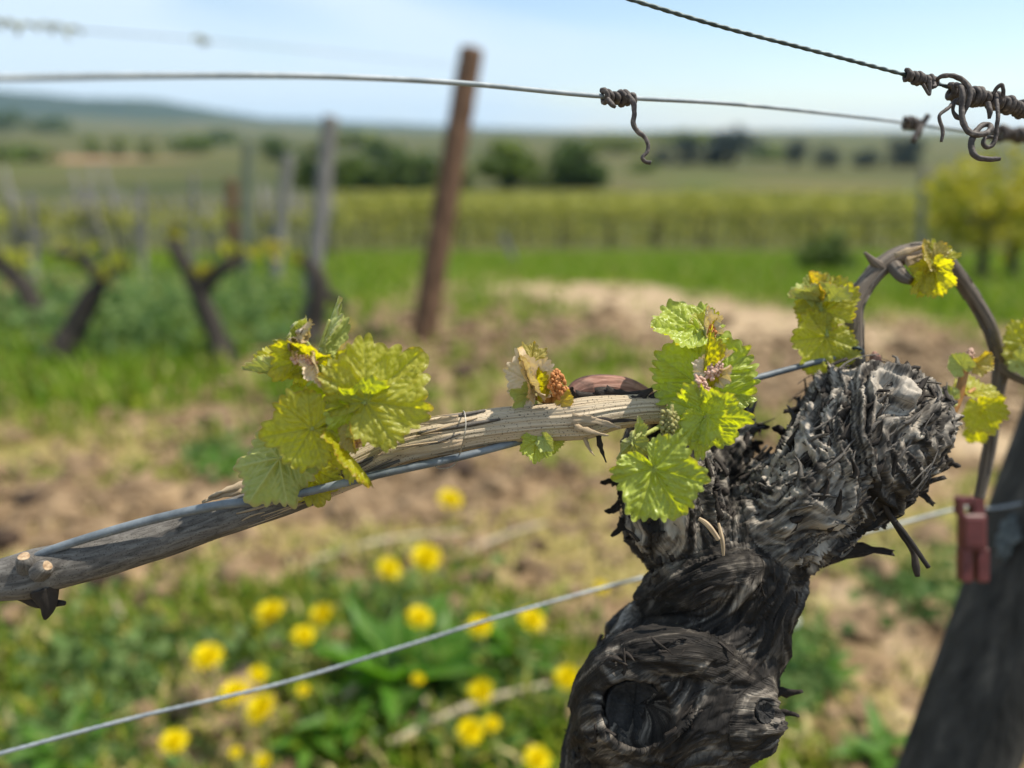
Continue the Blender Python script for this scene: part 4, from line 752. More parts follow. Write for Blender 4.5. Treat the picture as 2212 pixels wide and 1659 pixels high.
cluster(s3, 1446, 918, .266, 19, 30, 262, 'berry_green', 66, 11, 5.2); cluster(s3, 1518, 838, .267, 14, 22, 300, 'berry_pink', 48, 12, 4.8); cluster(s3, 1545, 800, .268, 14, 20, 40, 'berry_pink', 40, 13, 4.6); cluster(s3, 1537, 716, .283, 8, 13, 95, 'berry_orange', 24, 14, 4.4)
# little leaf under the cane
s4 = shoot([[(1175, 938, .284, 7), (1168, 950, .282, 5), (1160, 958, .281, 4)]], 'stem', 'tiny leaf tuft hanging under the cane')
leaf(s4, 1160, 952, .280, 44, 262, 10, 0, 'leaf_fresh', 101, fold=0.2); leaf(s4, 1178, 950, .279, 30, 310, 25, 20, 'leaf_pale', 102, fold=0.6); leaf(s4, 1185, 948, .283, 36, 290, -10, -20, 'leaf_fresh', 103, fold=0.3)
# shoots of the arched cane
s5 = shoot([[(1800, 755, .331, 9), (1788, 720, .329, 8), (1778, 690, .328, 8), (1765, 650, .327, 6)], [(1780, 695, .328, 5), (1784, 712, .325, 5), (1786, 728, .324, 5)], [(1770, 670, .327, 5), (1775, 688, .329, 4)], [(1766, 655, .327, 4), (1752, 625, .326, 4)]], 'stem', 'backlit yellow shoot beside the foot of the arched cane')
leaf(s5, 1782, 672, .326, 84, 72, -12, -24, 'leaf', 111, fold=0.25, wave=0.08); leaf(s5, 1786, 728, .324, 86, 236, 0, -8, 'leaf', 113, narrow=1.1, fold=0.15, wave=0.05, label='broad lower leaf beside the arch')
leaf(s5, 1756, 668, .328, 40, 225, -10, 10, 'leaf', 115, fold=0.2); leaf(s5, 1790, 650, .323, 92, 176, 2, 80, 'leaf_pale', 117, fold=0.9, narrow=0.6); leaf(s5, 1758, 635, .325, 52, 118, 10, 40, 'leaf_gold', 119, fold=0.9, curl=0.4); leaf(s5, 1765, 640, .326, 48, 80, -10, -30, 'leaf_pale', 120, fold=0.8)
s6 = shoot([[(1985, 560, .336, 9), (2000, 572, .328, 8), (2012, 575, .324, 6)], [(2000, 572, .328, 5), (1992, 585, .324, 5)]], 'stem_red', 'young shoot at the top of the arched cane')
leaf(s6, 2012, 566, .323, 50, 108, -10, 20, 'leaf_gold', 121, fold=0.5, wave=0.08); leaf(s6, 2022, 562, .323, 46, 40, -10, -30, 'leaf', 122, fold=0.4, wave=0.08); leaf(s6, 2018, 580, .322, 62, 285, -10, 40, 'leaf', 123, fold=0.5, wave=0.08); leaf(s6, 1994, 596, .323, 46, 268, -24, -20, 'leaf', 124, fold=0.3, wave=0.08)
s7 = shoot([[(2038, 918, .326, 11), (2055, 890, .326, 11), (2072, 850, .327, 10), (2080, 815, .328, 9), (2092, 775, .329, 7)], [(2074, 850, .327, 4), (2090, 850, .33, 4), (2105, 840, .333, 4)], [(2065, 872, .326, 4), (2055, 860, .325, 3)], [(2090, 785, .329, 4), (2105, 782, .328, 4)], [(2080, 800, .328, 4), (2072, 790, .327, 4)]], 'stem_red', 'reddish young shoot on the right of the shaggy head')
leaf(s7, 2106, 786, .328, 38, 40, -4, 20, 'leaf_gold', 131, fold=0.5, cup=0.2); leaf(s7, 2076, 792, .326, 36, 128, 4, -20, 'leaf_pale', 133, fold=0.5, wave=0.08); leaf(s7, 2094, 846, .331, 58, 0, 0, -62, 'leaf', 135, fold=0.2); leaf(s7, 2054, 862, .324, 32, 160, -30, 10, 'leaf_pale', 137, fold=0.3, wave=0.1); leaf(s7, 2118, 880, .345, 62, 300, -10, 10, 'leaf', 139, fold=0.2); leaf(s7, 2112, 928, .352, 34, 250, -30, 0, 'leaf', 140, fold=0.2)
cluster(s7, 2094, 768, .327, 8, 13, 70, 'berry_pink', 24, 21, 4.4)
s8 = shoot([[(2172, 790, .356, 9), (2190, 770, .35, 7), (2200, 750, .346, 5)]], 'stem', 'green shoot on the outer foot of the arched cane')
leaf(s8, 2212, 740, .345, 56, 70, 0, -20, 'leaf', 141, fold=0.2); leaf(s8, 2204, 778, .343, 40, -30, 30, 20, 'leaf_pale', 143, fold=0.4); leaf(s8, 2222, 765, .345, 50, 140, -40, 0, 'leaf', 145, fold=0.2)

# ================================================================== WIRES, TENDRILS, CLIP, NEAR POST
def wire(rows_, label, mat='wire', twist=True, nl=500, name='trellis_wire'):
    V, F, s, a = tube(pr_px(rows_), nl, 14, (lambda s, a, r: r * 0.13 * np.cos(2 * (a + s * 700))) if twist else None)
    return tag(mk(name, V, F, M[mat]), label, 'wire')
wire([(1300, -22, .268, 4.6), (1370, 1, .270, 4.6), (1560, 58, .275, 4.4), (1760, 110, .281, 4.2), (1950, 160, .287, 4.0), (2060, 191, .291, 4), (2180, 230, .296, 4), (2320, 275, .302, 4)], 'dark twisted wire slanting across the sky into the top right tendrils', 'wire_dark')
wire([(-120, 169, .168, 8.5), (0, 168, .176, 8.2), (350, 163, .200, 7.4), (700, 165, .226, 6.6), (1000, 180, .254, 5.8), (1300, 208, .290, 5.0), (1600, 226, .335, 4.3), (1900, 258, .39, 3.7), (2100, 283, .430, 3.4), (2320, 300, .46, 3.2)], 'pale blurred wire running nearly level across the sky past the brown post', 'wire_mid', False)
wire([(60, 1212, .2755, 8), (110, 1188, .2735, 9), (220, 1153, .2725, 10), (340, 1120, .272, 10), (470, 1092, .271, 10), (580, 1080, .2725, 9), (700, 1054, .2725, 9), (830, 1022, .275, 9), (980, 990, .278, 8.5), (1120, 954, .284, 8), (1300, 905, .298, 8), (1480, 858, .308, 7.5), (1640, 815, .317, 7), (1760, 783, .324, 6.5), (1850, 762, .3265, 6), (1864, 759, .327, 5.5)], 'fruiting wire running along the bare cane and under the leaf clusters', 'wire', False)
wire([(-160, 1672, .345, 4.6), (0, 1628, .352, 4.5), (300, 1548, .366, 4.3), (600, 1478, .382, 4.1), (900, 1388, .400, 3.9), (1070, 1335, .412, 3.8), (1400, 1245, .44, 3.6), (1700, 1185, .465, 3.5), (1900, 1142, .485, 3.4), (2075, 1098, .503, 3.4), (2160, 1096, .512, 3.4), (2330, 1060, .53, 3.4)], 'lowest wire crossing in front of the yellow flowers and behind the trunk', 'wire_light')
# faint far wire to the brown post
pp = [P(-80, 42, 1.3), P(180, 66, 1.6), P(500, 92, 2.2), P(800, 122, 3.1), P(1000, 143, 3.98)]
V, F, s, a = tube(np.array([list(q) + [0.0016] for q in pp]), 120, 8); tag(mk('trellis_wire', V, F, M['wire']), 'faint far wire tied to the top of the brown post', 'wire')

def tendril(pieces, label, grp='dried tendrils on the wires', mat='tendril'):
    """pieces: rows of (u, v, d, r); joined into one dried tendril"""
    mb = MB()
    for rws in pieces:
        n = max(24, len(rws) * 9); rws = [(a, b, c, r_ * 1.15) for a, b, c, r_ in rws]; V, F, s, a = tube(pr_px(rws), n, 9, lambda s, a, r: r * 0.22 * noise(np.cos(a) * 1.5, np.sin(a) * 1.5, s * 500)); mb.add(V, F)
    return tag(mb.mk('dried_tendril', M[mat]), label, 'tendril', grp)
def coil(u0, v0, d0, u1, v1, d1, rad, turns, r, seed=0):
    rs = np.random.RandomState(seed); out = []; n = int(turns * 9); p0, p1 = P(u0, v0, d0), P(u1, v1, d1); dv = (p1 - p0) / np.linalg.norm(p1 - p0); e1 = np.cross(dv, CF); e1 /= np.linalg.norm(e1); e2 = np.cross(dv, e1)
    for q in range(n + 1):
        t_ = q / n; d = d0 + (d1 - d0) * t_; a_ = 2 * math.pi * turns * t_; c_ = p0 + (p1 - p0) * (t_ + 0.012 * math.sin(a_ * 0.37 + seed)) + px(rad, d) * (1 + 0.25 * math.sin(a_ * .31 + seed)) * (math.cos(a_) * e1 + math.sin(a_) * e2); rel = c_ - C0; dd_ = rel @ CF
        out.append((CU + rel @ CR / dd_ * FPX, CV - rel @ CUP / dd_ * FPX, dd_, r * rs.uniform(.85, 1.15)))
    return out
tendril([coil(1300, 208, .2895, 1368, 214, .297, 10, 5.5, 5.5, 1), [(1356, 206, .280, 5), (1368, 222, .279, 5.5), (1370, 245, .279, 5), (1368, 265, .279, 4.6), (1376, 282, .279, 4.6), (1392, 296, .279, 4.2), (1400, 312, .279, 4), (1398, 328, .279, 3.8), (1388, 340, .279, 3.6), (1394, 349, .279, 4), (1406, 352, .279, 4.2)], [(1312, 214, .280, 5), (1322, 226, .279, 5), (1330, 232, .279, 3)]], 'dried tendril knot with a long wavy tail hanging on the pale wire')
tendril([coil(1955, 162, .287, 2020, 180, .290, 9, 7.5, 4.6, 2), [(1994, 182, .284, 3), (2007, 205, .284, 2.5), (2009, 190, .284, 3.5), (2008, 176, .284, 4)], [(2014, 188, .284, 4), (2019, 186, .284, 3.5), (2018, 180, .285, 3.5)]], 'short tight tendril coil on the dark wire, left of the loops')
tendril([[(2022, 174, .288, 3), (2032, 166, .286, 4), (2052, 163, .285, 4.5), (2074, 170, .284, 4.8), (2090, 184, .283, 5), (2096, 202, .282, 5), (2091, 224, .282, 4.8), (2083, 240, .283, 4.4), (2079, 252, .284, 3.5)],
         [(2066, 182, .287, 4.5), (2076, 190, .283, 5), (2079, 208, .282, 5.2), (2077, 235, .282, 5.2), (2080, 262, .281, 5.4), (2090, 282, .280, 5.6), (2108, 291, .279, 5.6), (2128, 289, .279, 5.4), (2140, 278, .281, 5.2), (2136, 269, .284, 5), (2122, 271, .284, 5.2), (2108, 284, .282, 5.4), (2099, 304, .280, 5.6), (2100, 326, .279, 5.4), (2112, 340, .278, 5.2), (2135, 344, .278, 5), (2160, 343, .278, 4)]], 'thick looping tendril curling down below the dark wire')
tendril([coil(2050, 198, .290, 2130, 214, .293, 14, 8, 5.6, 3), [(2064, 216, .285, 3.4), (2050, 232, .283, 3.6), (2031, 247, .282, 3.2), (2029, 258, .282, 3.2), (2035, 276, .282, 3.4), (2036, 290, .282, 3.2), (2033, 306, .282, 2.6)], [(2070, 214, .285, 3), (2060, 226, .284, 3.2), (2059, 240, .284, 3.2), (2066, 252, .284, 4), (2074, 258, .284, 2.4)]], 'fat tendril coil with a thin kinked tail dropping left')
tendril([coil(2128, 212, .292, 2240, 247, .298, 12, 12, 5.4, 4), [(2146, 204, .288, 3.5), (2152, 192, .287, 3.6), (2163, 183, .286, 3.6), (2167, 194, .286, 3.6), (2167, 212, .287, 3.6)], [(2152, 212, .287, 4), (2154, 232, .285, 3.8), (2156, 252, .284, 3.6), (2153, 275, .284, 3.8), (2151, 296, .284, 4), (2144, 313, .284, 4.2), (2132, 318, .284, 4), (2124, 310, .284, 4), (2128, 298, .285, 3.6), (2144, 296, .286, 3)], [(2134, 222, .286, 5), (2138, 240, .285, 5), (2137, 256, .285, 3)]], 'long tendril coil at the right edge with a ring hanging below')
tendril([coil(2140, 287, .436, 2260, 296, .452, 10, 9, 5.5, 5), [(2150, 282, .436, 6), (2166, 276, .434, 7), (2172, 290, .434, 6), (2160, 304, .436, 5)]], 'dark tendril wrapped on the pale wire at the right edge')
tendril([coil(1952, 264, .40, 1990, 270, .408, 8, 3, 5, 6), [(2006, 248, .403, 5), (1992, 268, .404, 6), (1984, 284, .403, 7), (1972, 305, .402, 5)]], 'small blurred tendril on the pale wire above the far pines')
tendril([coil(-30, 48, 1.28, 178, 66, 1.6, 7, 6, 3, 7), [(20, 50, 1.33, 4), (40, 62, 1.34, 4), (35, 75, 1.34, 3)], [(140, 60, 1.5, 4), (145, 75, 1.5, 4), (150, 86, 1.5, 2)]], 'pale tendril remains on the faint far wire at the top left', mat='tendril_pale')
tendril([coil(425, 84, 2.0, 450, 90, 2.1, 5, 2, 3, 8), [(436, 88, 2.05, 4), (438, 100, 2.05, 2)]], 'tiny tendril knot halfway along the faint far wire', mat='tendril_pale')
# thin tie round the cane
tag(mk('tie_wire', *tube(pr_px([(1001, 888, .286, 1.6), (1004, 893, .275, 1.6), (1006, 920, .2715, 1.6), (1000, 955, .2725, 1.6), (992, 984, .278, 1.6), (985, 1000, .28, 1.6), (970, 1010, .28, 1.6), (948, 1012, .281, 1.4), (940, 1006, .281, 1.2)]), 60, 6)[:2], M['tie']), 'thin wire tie looped round the pale middle of the cane', 'tie')
tag(mk('tie_wire', *tube(pr_px([(1862, 758, .325, 3.5), (1855, 752, .322, 4), (1842, 753, .3235, 4), (1828, 760, .326, 3), (1826, 768, .331, 2.5)]), 40, 6)[:2], M['wire_dark']), 'dark tie holding the arched cane to the fruiting wire', 'tie')
# tan bits of bast hanging from cane
# near post on the right
def post(name, base, top, rb, rt, mat, label, seed=0, na_=40, nl=60, rough=0.04, chamfer=True, grp=None, cat='post'):
    b_, t_ = np.array(base), np.array(top); n = nl; rows_ = [[*(b_ + (t_ - b_) * k), rb + (rt - rb) * k] for k in np.linspace(0, 1, 8)]
    if chamfer: e = (t_ - b_) / np.linalg.norm(t_ - b_); rows_ += [[*(t_ + e * rt * .12), rt * .9], [*(t_ + e * rt * .2), rt * .6]]
    def dsp(s, a, r): return r * (rough * fbm(np.cos(a) * 3 + seed, np.sin(a) * 3, s * 1.2, 3) + rough * fbm(np.cos(a) + seed, np.sin(a), s * 6, 2) + rough * .8 * np.minimum(0, fbm(np.cos(a) * 5 + seed, np.sin(a) * 5, s * .8, 2)))
    V, F, s, a = tube(np.array(rows_), n, na_, dsp); return tag(mk(name, V, F, M[mat]), label, cat, grp)
pb = P(2072, 1640, .55); pt_ = P(2212 + 62, 1080, .53); ax = pt_ - pb; ax /= ax[2]
base = pb - ax * (pb[2] - gz(pb[1])) - ax * 0.03; top = pb + ax * (1.25 - pb[2])
npost = post('trellis_post', base, top, 0.0345, 0.0325, 'post_dark', 'dark weathered wooden post leaning at the lower right corner', 3, 64, 160, 0.05)
# lichen patch on the post
rs = np.random.RandomState(5); axn = (top - base) / np.linalg.norm(top - base); V = []; F = []
cl = P(2163, 1160, .515); k0 = base + axn * np.dot(cl - base, axn); n_ = cl - k0; n_ /= np.linalg.norm(n_); e1 = np.cross(axn, n_)
nn = 20
for q in range(nn):
    for e in range(nn):
        sx, sy = (q / (nn - 1) - .5) * 2, (e / (nn - 1) - .5) * 2; r_ = math.hypot(sx, sy); m_ = max(abs(sx), abs(sy)); k_ = (m_ / r_ if r_ > 1e-6 else 1); sx *= k_; sy *= k_
        an_ = sx * 0.20 * (1 + .5 * noise(sx * 2, sy * 2, 1)); hh = 0.0012 * (1 - min(1, m_) ** 4) + 0.0006 * noise(sx * 6, sy * 6, 3) - 0.0003
        V.append(k0 + axn * sy * 0.014 * (1 + .7 * noise(sx * 3 + 4, sy * 3, 1)) + (0.0345 + hh + 0.0012) * (math.cos(an_) * n_ + math.sin(an_) * e1))
F = [[q * nn + e, q * nn + e + 1, q * nn + nn + e + 1, q * nn + nn + e] for q in range(nn - 1) for e in range(nn - 1)]
mk('lichen_patch', np.array(V), F, M['lichen'], npost)
# red clip
def boxpx(mb, u0, u1, v0, v1, d, th, bev=3):
    """rounded upright block spanning picture px u0..u1, v0..v1 at depth d, thickness th px"""
    b_ = bev; prof = [(u0 + b_, v0), (u1 - b_, v0), (u1, v0 + b_), (u1, v1 - b_), (u1 - b_, v1), (u0 + b_, v1), (u0, v1 - b_), (u0, v0 + b_)]; t_ = px(th, d)
    cu, cv = (u0 + u1) / 2, (v0 + v1) / 2
    lay = [(0, .9), (.12, 1), (.88, 1), (1, .9)]; V = [P(cu + (u - cu) * sc, cv + (v - cv) * sc, d) + CF * t_ * z for z, sc in lay for u, v in prof]
    F = [list(range(7, -1, -1)), list(range(24, 32))] + [[q * 8 + e, q * 8 + (e + 1) % 8, q * 8 + 8 + (e + 1) % 8, q * 8 + 8 + e] for q in range(3) for e in range(8)]
    mb.add(np.array(V), F)
CD = .472
clip = thing('wire_clip', P(2108, 1259, CD + .006), 'faded red plastic wire clip hanging on the lowest wire beside the dark post', 'clip')
mb = MB(); boxpx(mb, 2082, 2134, 1112, 1190, CD, 30, 5); boxpx(mb, 2087, 2129, 1120, 1180, CD - .0022, 10, 3); mb.mk('body', M['red_plastic'], clip, False)
mb = MB(); boxpx(mb, 2079, 2103, 1184, 1259, CD + .001, 26, 4); mb.mk('prong', M['red_plastic'], clip, False)
mb = MB(); boxpx(mb, 2113, 2139, 1184, 1259, CD + .001, 26, 4); mb.mk('prong', M['red_plastic'], clip, False)
mb = MB(); boxpx(mb, 2102, 2114, 1184, 1252, CD + .006, 8, 2); mb.mk('web', M['red_plastic'], clip, False)
mb = MB(); boxpx(mb, 2072, 2130, 1074, 1092, CD + .001, 26, 4); boxpx(mb, 2074, 2084, 1090, 1116, CD + .001, 26, 3); boxpx(mb, 2104, 2130, 1088, 1116, CD + .0012, 25, 3); mb.mk('hook', M['red_plastic'], clip, False)

# ================================================================== FARTHER POSTS
def post_px(ub, vb, ut, vt, dist_y, wpx, mat, label, seed, cat='post'):
    """foot where the ray through (ub, vb) meets the soil plane at distance; top at (ut, vt)"""
    r = ray(ub, vb); p = C0 + r * (dist_y / r[1]); foot = np.array([p[0], p[1], gz(p[1]) - 0.1]); d = (p - C0) @ CF
    tp = P(ut, vt, d - 0.03); rad = px(wpx / 2, d); return post('trellis_post', foot, tp, rad * 1.05, rad * .95, mat, label, seed, 32, 60, 0.06)
bpost = post_px(905, 762, 1018, 112, 4.0, 54, 'post_brown', 'tall brown wooden post leaning right, reaching above the skyline', 5)
gpost = post_px(662, 735, 714, 256, 4.6, 35, 'post_grey', 'grey wooden post leaning right behind the left leaf cluster', 6)
post_px(586, 620, 624, 336, 7.2, 26, 'post_grey', 'pale grey post between the mossy post and the tall grey post', 7)
post_px(520, 580, 538, 306, 8.4, 24, 'post_green', 'mossy dark post left of the pale grey posts', 8)
post_px(497, 520, 500, 392, 10.5, 26, 'post_brown', 'short brown post left of the mossy post', 9)
post_px(1998, 510, 1996, 372, 12.5, 18, 'post_grey', 'thin pale post standing in the meadow near the right edge', 10)
post_px(1122, 560, 1084, 505, 11.0, 12, 'post_grey', 'thin pale stake leaning left in the meadow', 11)

# ================================================================== FAR VINES
def leafquads(n, cen, ext, size, rs, tint=None, flat=0.0, cut=None):
    """n bent leaf faces (2 quads) spread through an ellipsoid"""
    q = rs.normal(size=(n, 3)); q /= np.linalg.norm(q, axis=1)[:, None]; q *= rs.rand(n, 1) ** (1 / 2.4); C = np.asarray(cen) + q * np.asarray(ext)
    return leafat(C, size, rs, tint)
def leafat(C, size, rs, tint=None):
    n = len(C); a = rs.normal(size=(n, 3)); a[:, 2] += 0.4; a /= np.linalg.norm(a, axis=1)[:, None]; b_ = np.cross(a, rs.normal(size=(n, 3))); b_ /= np.linalg.norm(b_, axis=1)[:, None] + 1e-9; c_ = np.cross(a, b_)
    sz = np.asarray(size) * rs.uniform(0.6, 1.3, n); sz = sz[:, None]
    V = np.stack([C - b_ * sz * .5, C + c_ * sz * .42 + a * sz * .14, C + b_ * sz * .55, C - c_ * sz * .42 + a * sz * .14], 1).reshape(-1, 3)
    F = (np.arange(n)[:, None] * 4 + np.array([[0, 1, 2, 3]])); T = rs.rand(n) if tint is None else np.clip(tint + rs.normal(0, .18, n), 0, 1)
    return V, F.tolist(), np.repeat(T, 4)
def tube_to(mb, rows_, nl=14, na_=9, seed=0, amp=.12):
    V, F, s, a = tube(np.array(rows_, float), nl, na_, lambda s, a, r: r * amp * fbm(np.cos(a) * 1.5 + seed, np.sin(a) * 1.5, s * 12, 2)); mb.add(V, F)
def old_vine(label, foot_uv, dist, path, arms, leaves, rpx, seed, group='old vines of the next row'):
    rs = np.random.RandomState(seed); r = ray(*foot_uv); p = C0 + r * (dist / r[1]); d = (p - C0) @ CF; foot = np.array([p[0], p[1], gz(p[1])]); t_ = thing('grapevine', foot, label, 'grapevine', group)
    mb = MB(); rows_ = [[*(foot - [0, 0, .08]), px(rpx * 1.5, d)], [*(foot + [0, 0, .02]), px(rpx * 1.3, d)]] + [[*P(u, v, d), px(rpx * 1.0 * k, d)] for u, v, k in path]; tube_to(mb, rows_, 40, 18, seed, .22); mb.mk('trunk', M['far_bark'], t_)
    for ar in arms:
        mb = MB(); tube_to(mb, [[*P(u, v, d + o), px(q, d)] for u, v, q, o in ar], 24, 12, seed + 3, .2); mb.mk('arm', M['far_bark'], t_)
    mb = MB()
    for u, v, n, eu, ev, ti in leaves:
        V, F, T = leafquads(n, P(u, v, d), (px(eu, d), px(eu, d), px(ev, d)), px(22, d), rs, ti); mb.add(V, F, tint=T)
    mb.mk('foliage', M['far_leaf'], t_)
old_vine('old vine with dark leaning trunk at the far left', (122, 800), 3.3, [(150, 730, 1), (180, 670, .95), (205, 630, .8)], [[(200, 640, 18, 0), (215, 600, 15, 0), (170, 560, 11, 0), (120, 545, 8, 0)], [(205, 630, 16, 0), (240, 590, 12, .1), (280, 570, 7, .15)]], [(165, 545, 26, 70, 40, .45), (215, 590, 16, 34, 30, .4), (265, 560, 14, 34, 30, .4)], 24, 21)
old_vine('old vine whose trunk forks below a yellow shoot', (490, 800), 3.4, [(470, 730, 1), (445, 670, .95), (430, 625, .9)], [[(430, 635, 19, 0), (405, 580, 17, 0), (380, 540, 15, 0), (372, 515, 9, 0)], [(430, 632, 18, 0), (470, 590, 15, 0), (510, 560, 15, .05), (522, 535, 9, .05)]], [(445, 585, 26, 20, 16, .95), (425, 590, 18, 20, 14, .6), (590, 530, 16, 26, 10, .9), (500, 535, 16, 26, 14, .5), (380, 500, 16, 20, 24, .7)], 21, 22)
old_vine('old vine with a hooked cane in front of the tall grey post', (672, 770), 3.9, [(676, 720, 1), (685, 660, .95), (690, 620, .9), (680, 585, .7), (655, 565, .5), (630, 562, .3)], [[(688, 625, 14, 0), (735, 655, 12, .1), (742, 672, 8, .1)]], [(560, 545, 24, 60, 16, .7), (640, 555, 10, 20, 10, .6)], 22, 23)
old_vine('old vine cut by the left edge of the picture', (80, 700), 4.3, [(66, 650, 1), (40, 605, .9), (10, 580, .8), (-20, 565, .6)], [[(12, 582, 14, 0), (-10, 545, 10, 0), (-30, 520, 8, 0)]], [(20, 560, 24, 50, 26, .5)], 20, 24)
old_vine('leafy yellow-green vine at the right edge behind the arch', (2120, 600), 7.6, [(2122, 570, 1), (2128, 530, .9), (2125, 490, .8)], [[(2125, 500, 8, 0), (2090, 470, 7, 0), (2050, 455, 5, 0)], [(2125, 500, 8, 0), (2160, 470, 7, .1), (2210, 460, 5, .2)]], [(2090, 430, 120, 85, 85, .7), (2170, 405, 150, 95, 85, .75), (2060, 480, 70, 60, 60, .6), (2195, 490, 90, 70, 70, .65), (2130, 500, 60, 80, 40, .6)], 11, 25, 'vines in leaf at the right edge')
old_vine('leafy vine half out of the picture at the right', (2190, 610), 7.9, [(2188, 570, 1), (2192, 520, .9)], [[(2192, 525, 8, 0), (2240, 480, 6, .2)]], [(2215, 430, 150, 70, 85, .6), (2240, 480, 70, 50, 50, .5)], 10, 26, 'vines in leaf at the right edge')
old_vine('leafy vine behind the thin pale post', (2060, 560), 10.5, [(2062, 530, 1), (2058, 490, .9)], [[(2058, 495, 6, 0), (2030, 470, 5, .1)]], [(2050, 425, 90, 60, 75, .65), (2100, 390, 80, 70, 60, .7)], 7, 27, 'vines in leaf at the right edge')
# vine rows across the meadow: nearest rows one by one
def row_proto(seed):
    rs = np.random.RandomState(seed); t_ = MB(); tube_to(t_, [[0, 0, -.05, .035], [.02, 0, .3, .03], [-.02, .02, .6, .03], [0, 0, .7, .02]], 10, 7, seed); trunk_ = t_
    a_ = MB(); tube_to(a_, [[0, 0, .62, .02], [-.25, 0, .72, .015], [-.5, .02, .66, .01]], 8, 6, seed); tube_to(a_, [[0, 0, .62, .02], [.25, 0, .72, .015], [.5, .02, .66, .01]], 8, 6, seed)
    C = np.stack([rs.uniform(-.56, .56, 130), rs.normal(0, .10, 130), .08 + 1.12 * rs.rand(130) ** .9], -1); V, F, T = leafat(C, .12, rs, .5); l_ = MB().add(V, F, tint=T)
    return [(n, meshdata(n, np.concatenate(b_.V), b_.F, M[mt], {k: np.concatenate(x) for k, x in b_.A.items()})) for n, b_, mt in (('trunk', trunk_, 'far_bark'), ('arm', a_, 'far_bark'), ('foliage', l_, 'row_leaf'))]
protos = [row_proto(k) for k in (41, 42, 43, 44)]
RX = math.radians(8)
def rowpt(k, x): return x * math.cos(RX), 17.0 + 2.1 * k - x * math.sin(RX)
for k in range(3):
    for q in range(-6, 15):
        x, y = rowpt(k, q * 1.05 + 0.3 * k); 
        if x < -4.4 + 0.1 * k or abs(x) > .70 * y: continue
        e = bpy.data.objects.new('grapevine', None); COL.objects.link(e); e.location = (x, y, gz(y)); e.rotation_euler = (0, 0, -RX + (math.pi if random.random() < .5 else 0)); e.scale = [random.uniform(.88, 1.1)] * 3; e.empty_display_size = .1
        tag(e, ['trellised vine in leaf in the nearest row across the meadow', 'trellised vine in leaf in the second row across the meadow', 'trellised vine in leaf in the third row across the meadow'][k], 'grapevine', 'trellised vine row %s across the meadow' % ('one', 'two', 'three')[k])
        for n, md in protos[random.randrange(4)]:
            c_ = bpy.data.objects.new(n, md); COL.objects.link(c_); c_.parent = e
mb = MB(); rs = np.random.RandomState(77)
for k in range(3, 22):
    y0 = 17.0 + 2.1 * k; xs = np.arange(-.22 * y0, .72 * y0, 1.05)
    C = []
    for x_ in xs:
        n = 30 if k < 9 else 16; x0, yv = rowpt(k, x_); C.append(np.stack([x0 + rs.uniform(-.56, .56, n), yv + rs.normal(0, .12, n), gz(yv) + .08 + 1.1 * rs.rand(n)], -1))
    V, F, T = leafat(np.concatenate(C), .17 if k < 9 else .26, rs, .5); mb.add(V, F, tint=T)
tag(mb.mk('vine_rows', M['row_leaf']), 'yellow-green vineyard rows merging into a band beyond the meadow', 'vineyard', kind='stuff')
# slope of pale vineyard stakes and bare vines on the left
mb = MB(); ml = MB()
for k in range(26):
    y0 = 9 + k * 2.4
    for q in range(int(10 + y0 * .35)):
        x_ = -(.17 + .62 * rs.rand()) * y0 - .6; z0 = gz(y0); tube_to(mb, [[x_, y0, z0 - .05, .03], [x_ + .05 * rs.normal(), y0, z0 + rs.uniform(.6, 1.25), .022]], 3, 5)
        V, F, T = leafquads(12, (x_, y0, z0 + .65), (.45, .12, .16), .12, rs, .45); ml.add(V, F, tint=T)
tag(mb.mk('vineyard_stakes', M['post_grey']), 'grey mass of stakes and bare vine trunks on the left slope', 'vineyard', kind='stuff')
tag(ml.mk('vineyard_foliage', M['row_leaf']), 'thin yellow-green shoots over the left slope vineyard', 'vineyard', kind='stuff')

# ================================================================== TREES
def tree(u, vb, vt, wpx, mat, label, seed, lob=7, n=2200, group=None, trunkh=.22, cat='tree'):
    rs = np.random.RandomState(seed); p = GF(u, vb) if vb < 480 else G(u, vb); d = (p - C0) @ CF; h = px(vb - vt, d) * 1.08; wd = px(wpx, d) / 2 * 1.3; t_ = thing('tree' if cat == 'tree' else cat, p, label, cat, group)
    mb = MB(); r0 = wd * .09; tube_to(mb, [[*(p - [0, 0, .4]), r0 * 1.4], [*(p + [0, 0, h * .2]), r0], [*(p + [wd * .05, 0, h * .55]), r0 * .6], [*(p + [0, 0, h * .85]), r0 * .2]], 12, 8, seed)
    for q in range(6):
        a_ = q * 1.05 + rs.rand(); z0 = h * (.2 + .08 * q); tube_to(mb, [[*(p + [0, 0, z0]), r0 * .5], [*(p + [math.cos(a_) * wd * .4, math.sin(a_) * wd * .4, z0 + h * .12]), r0 * .3], [*(p + [math.cos(a_) * wd * .75, math.sin(a_) * wd * .75, z0 + h * .2]), r0 * .1]], 7, 6, seed)
    mb.mk('trunk', M['far_bark'], t_)
    mb = MB()
    for q in range(lob * 3):
        a_ = rs.uniform(0, 6.28); zz = rs.uniform(.05, .9); rad = wd * math.sqrt(max(.05, 1 - ((zz - .38) / .62) ** 2)); rr_ = rs.uniform(.25, .85) * rad
        c_ = p + np.array([math.cos(a_) * rr_, math.sin(a_) * rr_, zz * h]); e = wd * rs.uniform(.28, .5); V, F, T = leafquads(max(12, n // (lob * 3)), c_, (e, e, e * .75), wd * .15, rs, rs.uniform(.2, .8)); mb.add(V, F, tint=T)
    mb.mk('crown', M[mat], t_)
tree(1095, 406, 314, 116, 'crown_mid', 'rounded mid-green tree just right of the brown post', 1)
tree(1240, 406, 322, 118, 'crown_dark', 'broad dark-green tree, the rightmost of the near field trees', 2)
tree(1010, 408, 366, 46, 'crown_mid', 'low green bush right behind the brown post', 3, n=700)
